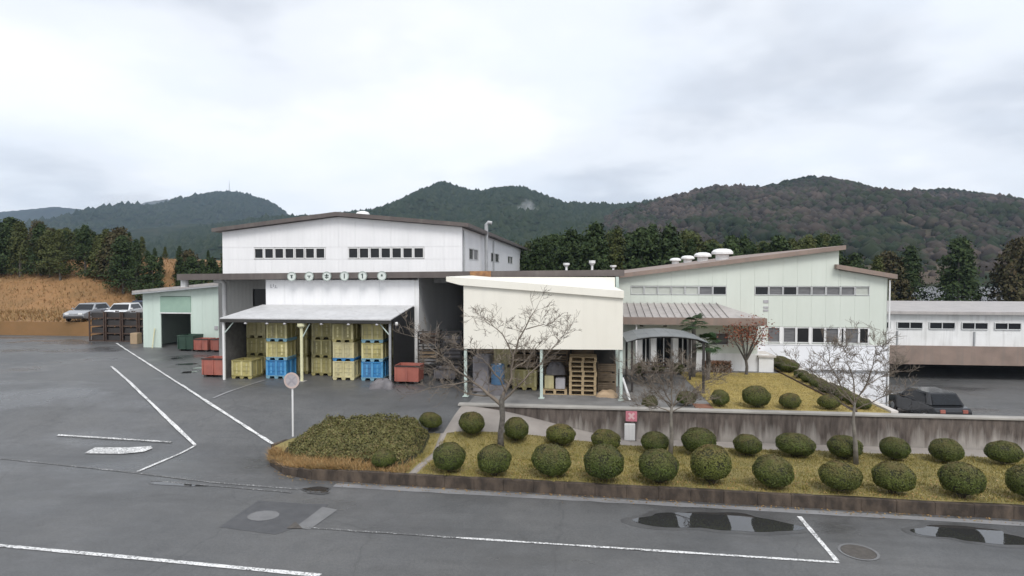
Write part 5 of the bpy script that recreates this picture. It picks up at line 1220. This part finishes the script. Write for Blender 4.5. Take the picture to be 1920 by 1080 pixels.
# central green mountain
mc, hc = mountain_mesh('mountain', 900, 330, [-560, -470, -402, -355, -300, -255, -208, -175, -150, -120, -90, -60, -23, 20, 62, 120, 200, 330], [82, 90, 92, 97, 101, 124, 142.5, 131, 126, 132, 132.5, 121, 108, 106, 104, 112, 118, 110], -640, 420, M['mt_green'], 9, 2)
crowns('mountain_forest', hc, 15000, (-560, 360), (420, 905), 3.0, 3.6, M['crown_green'], 'dark green forest on the central mountain', True, 3)
# brown hill to the right
mr_, hr = mountain_mesh('hill', 650, 210, [-60, 0, 45, 100, 138, 165, 180, 205, 235, 262, 290, 315, 360, 420, 520], [20, 50, 72, 86, 94, 93.5, 92, 97, 102.5, 99, 90, 86, 87, 76, 60], -110, 560, M['mt_brown'], 7, 5)
crowns('hill_forest', hr, 15000, (-80, 520), (225, 655), 2.7, 3.0, M['crown_brown'], 'brown and green winter woodland on the right hill', False, 4)
# left mountains
ml, hl = mountain_mesh('mountain', 1500, 500, [-1700, -1300, -1212, -1150, -1100, -1040, -1000, -964, -930, -900, -860, -815, -780, -746, -690, -620, -500, -300], [90, 120, 150, 160, 172, 187, 205, 213, 216, 214, 206, 190, 172, 145, 120, 105, 80, 40], -1800, -250, M['mt_green'], 14, 8)
crowns('mountain_forest', hl, 9000, (-1600, -400), (700, 1505), 5, 5.5, M['crown_green'], 'dark forest on the mast topped mountain at the left', True, 6)
mf, hf = mountain_mesh('mountain', 2000, 1400, [-2300, -1900, -1750, -1620, -1540, -1460, -1400, -1300], [210, 240, 225, 232, 252, 262, 235, 150], -2350, -1200, M['mt_green'], 8, 11, 160, 50, 1.12)
mx_, my_ = -919., 1500.
mt = thing('radio_mast', 'thin radio mast on the summit of the left mountain', 'mast', (mx_, my_, 214))
for s in (-1, 1): MB().tube([(mx_ + s * 1.6, my_, 213), (mx_, my_, 240)], .35, 4).build('strut', M['galv'], mt)
MB().tube([(mx_, my_ + 1.6, 213), (mx_, my_, 244)], .35, 4).build('strut', M['galv'], mt)
# ------------------------------------------------------------------ haze
hz = MB().box(-2500, -50, -2.5, 2500, 2450, 300).build('haze', None); hz['kind'] = 'stuff'
def hazemat():
    m = bpy.data.materials.new('haze'); m.use_nodes = True; N = m.node_tree.nodes; L = m.node_tree.links
    for n in list(N): N.remove(n)
    o = N.new('ShaderNodeOutputMaterial'); v = N.new('ShaderNodeVolumePrincipled'); v.inputs['Color'].default_value = (.58, .74, 1.0, 1); v.inputs['Density'].default_value = .00017; v.inputs['Anisotropy'].default_value = .2
    L.new(v.outputs[0], o.inputs['Volume']); return m
hz.data.materials.clear(); hz.data.materials.append(hazemat())
tag(hz, 'thin pale haze in the valley air before the mountains', 'haze')

# ------------------------------------------------------------------ low mist on the far slopes
def mist(label, c, rad, dens, seed):
    bm = bmesh.new(); bmesh.ops.create_icosphere(bm, subdivisions=3, radius=1); me = bpy.data.meshes.new('mist'); bm.to_mesh(me); bm.free()
    m = bpy.data.materials.new('mist'); m.use_nodes = True; N = m.node_tree.nodes; L = m.node_tree.links
    for n in list(N): N.remove(n)
    out = N.new('ShaderNodeOutputMaterial'); v = N.new('ShaderNodeVolumePrincipled'); v.inputs['Color'].default_value = (.95, .96, 1, 1); L.new(v.outputs[0], out.inputs['Volume'])
    tc = N.new('ShaderNodeTexCoord'); ln = N.new('ShaderNodeVectorMath'); ln.operation = 'LENGTH'; L.new(tc.outputs['Object'], ln.inputs[0])
    mp = N.new('ShaderNodeMapping'); mp.inputs['Location'].default_value = (seed, seed * 2, 0); L.new(tc.outputs['Object'], mp.inputs[0])
    nz = N.new('ShaderNodeTexNoise'); nz.inputs['Scale'].default_value = 2.2; nz.inputs['Detail'].default_value = 4; L.new(mp.outputs[0], nz.inputs['Vector'])
    a = N.new('ShaderNodeMath'); a.operation = 'SUBTRACT'; L.new(nz.outputs['Fac'], a.inputs[0])
    b = N.new('ShaderNodeMath'); b.operation = 'MULTIPLY'; L.new(ln.outputs['Value'], b.inputs[0]); b.inputs[1].default_value = .62; L.new(b.outputs[0], a.inputs[1])
    mr = N.new('ShaderNodeMapRange'); mr.inputs[1].default_value = .0; mr.inputs[2].default_value = .4; mr.inputs[3].default_value = 0; mr.inputs[4].default_value = dens; L.new(a.outputs[0], mr.inputs[0])
    L.new(mr.outputs[0], v.inputs['Density']); me.materials.append(m)
    o = link('mist', me, None); o.location = c; o.scale = rad; stuff(o, label, 'mist')
mist('low white mist over the far left peak', (-1430, 1800, 232), (190, 60, 40), .006, 1)
mist('small wisp of mist on the central slope', (-62, 700, 79), (15, 14, 13), .05, 4)
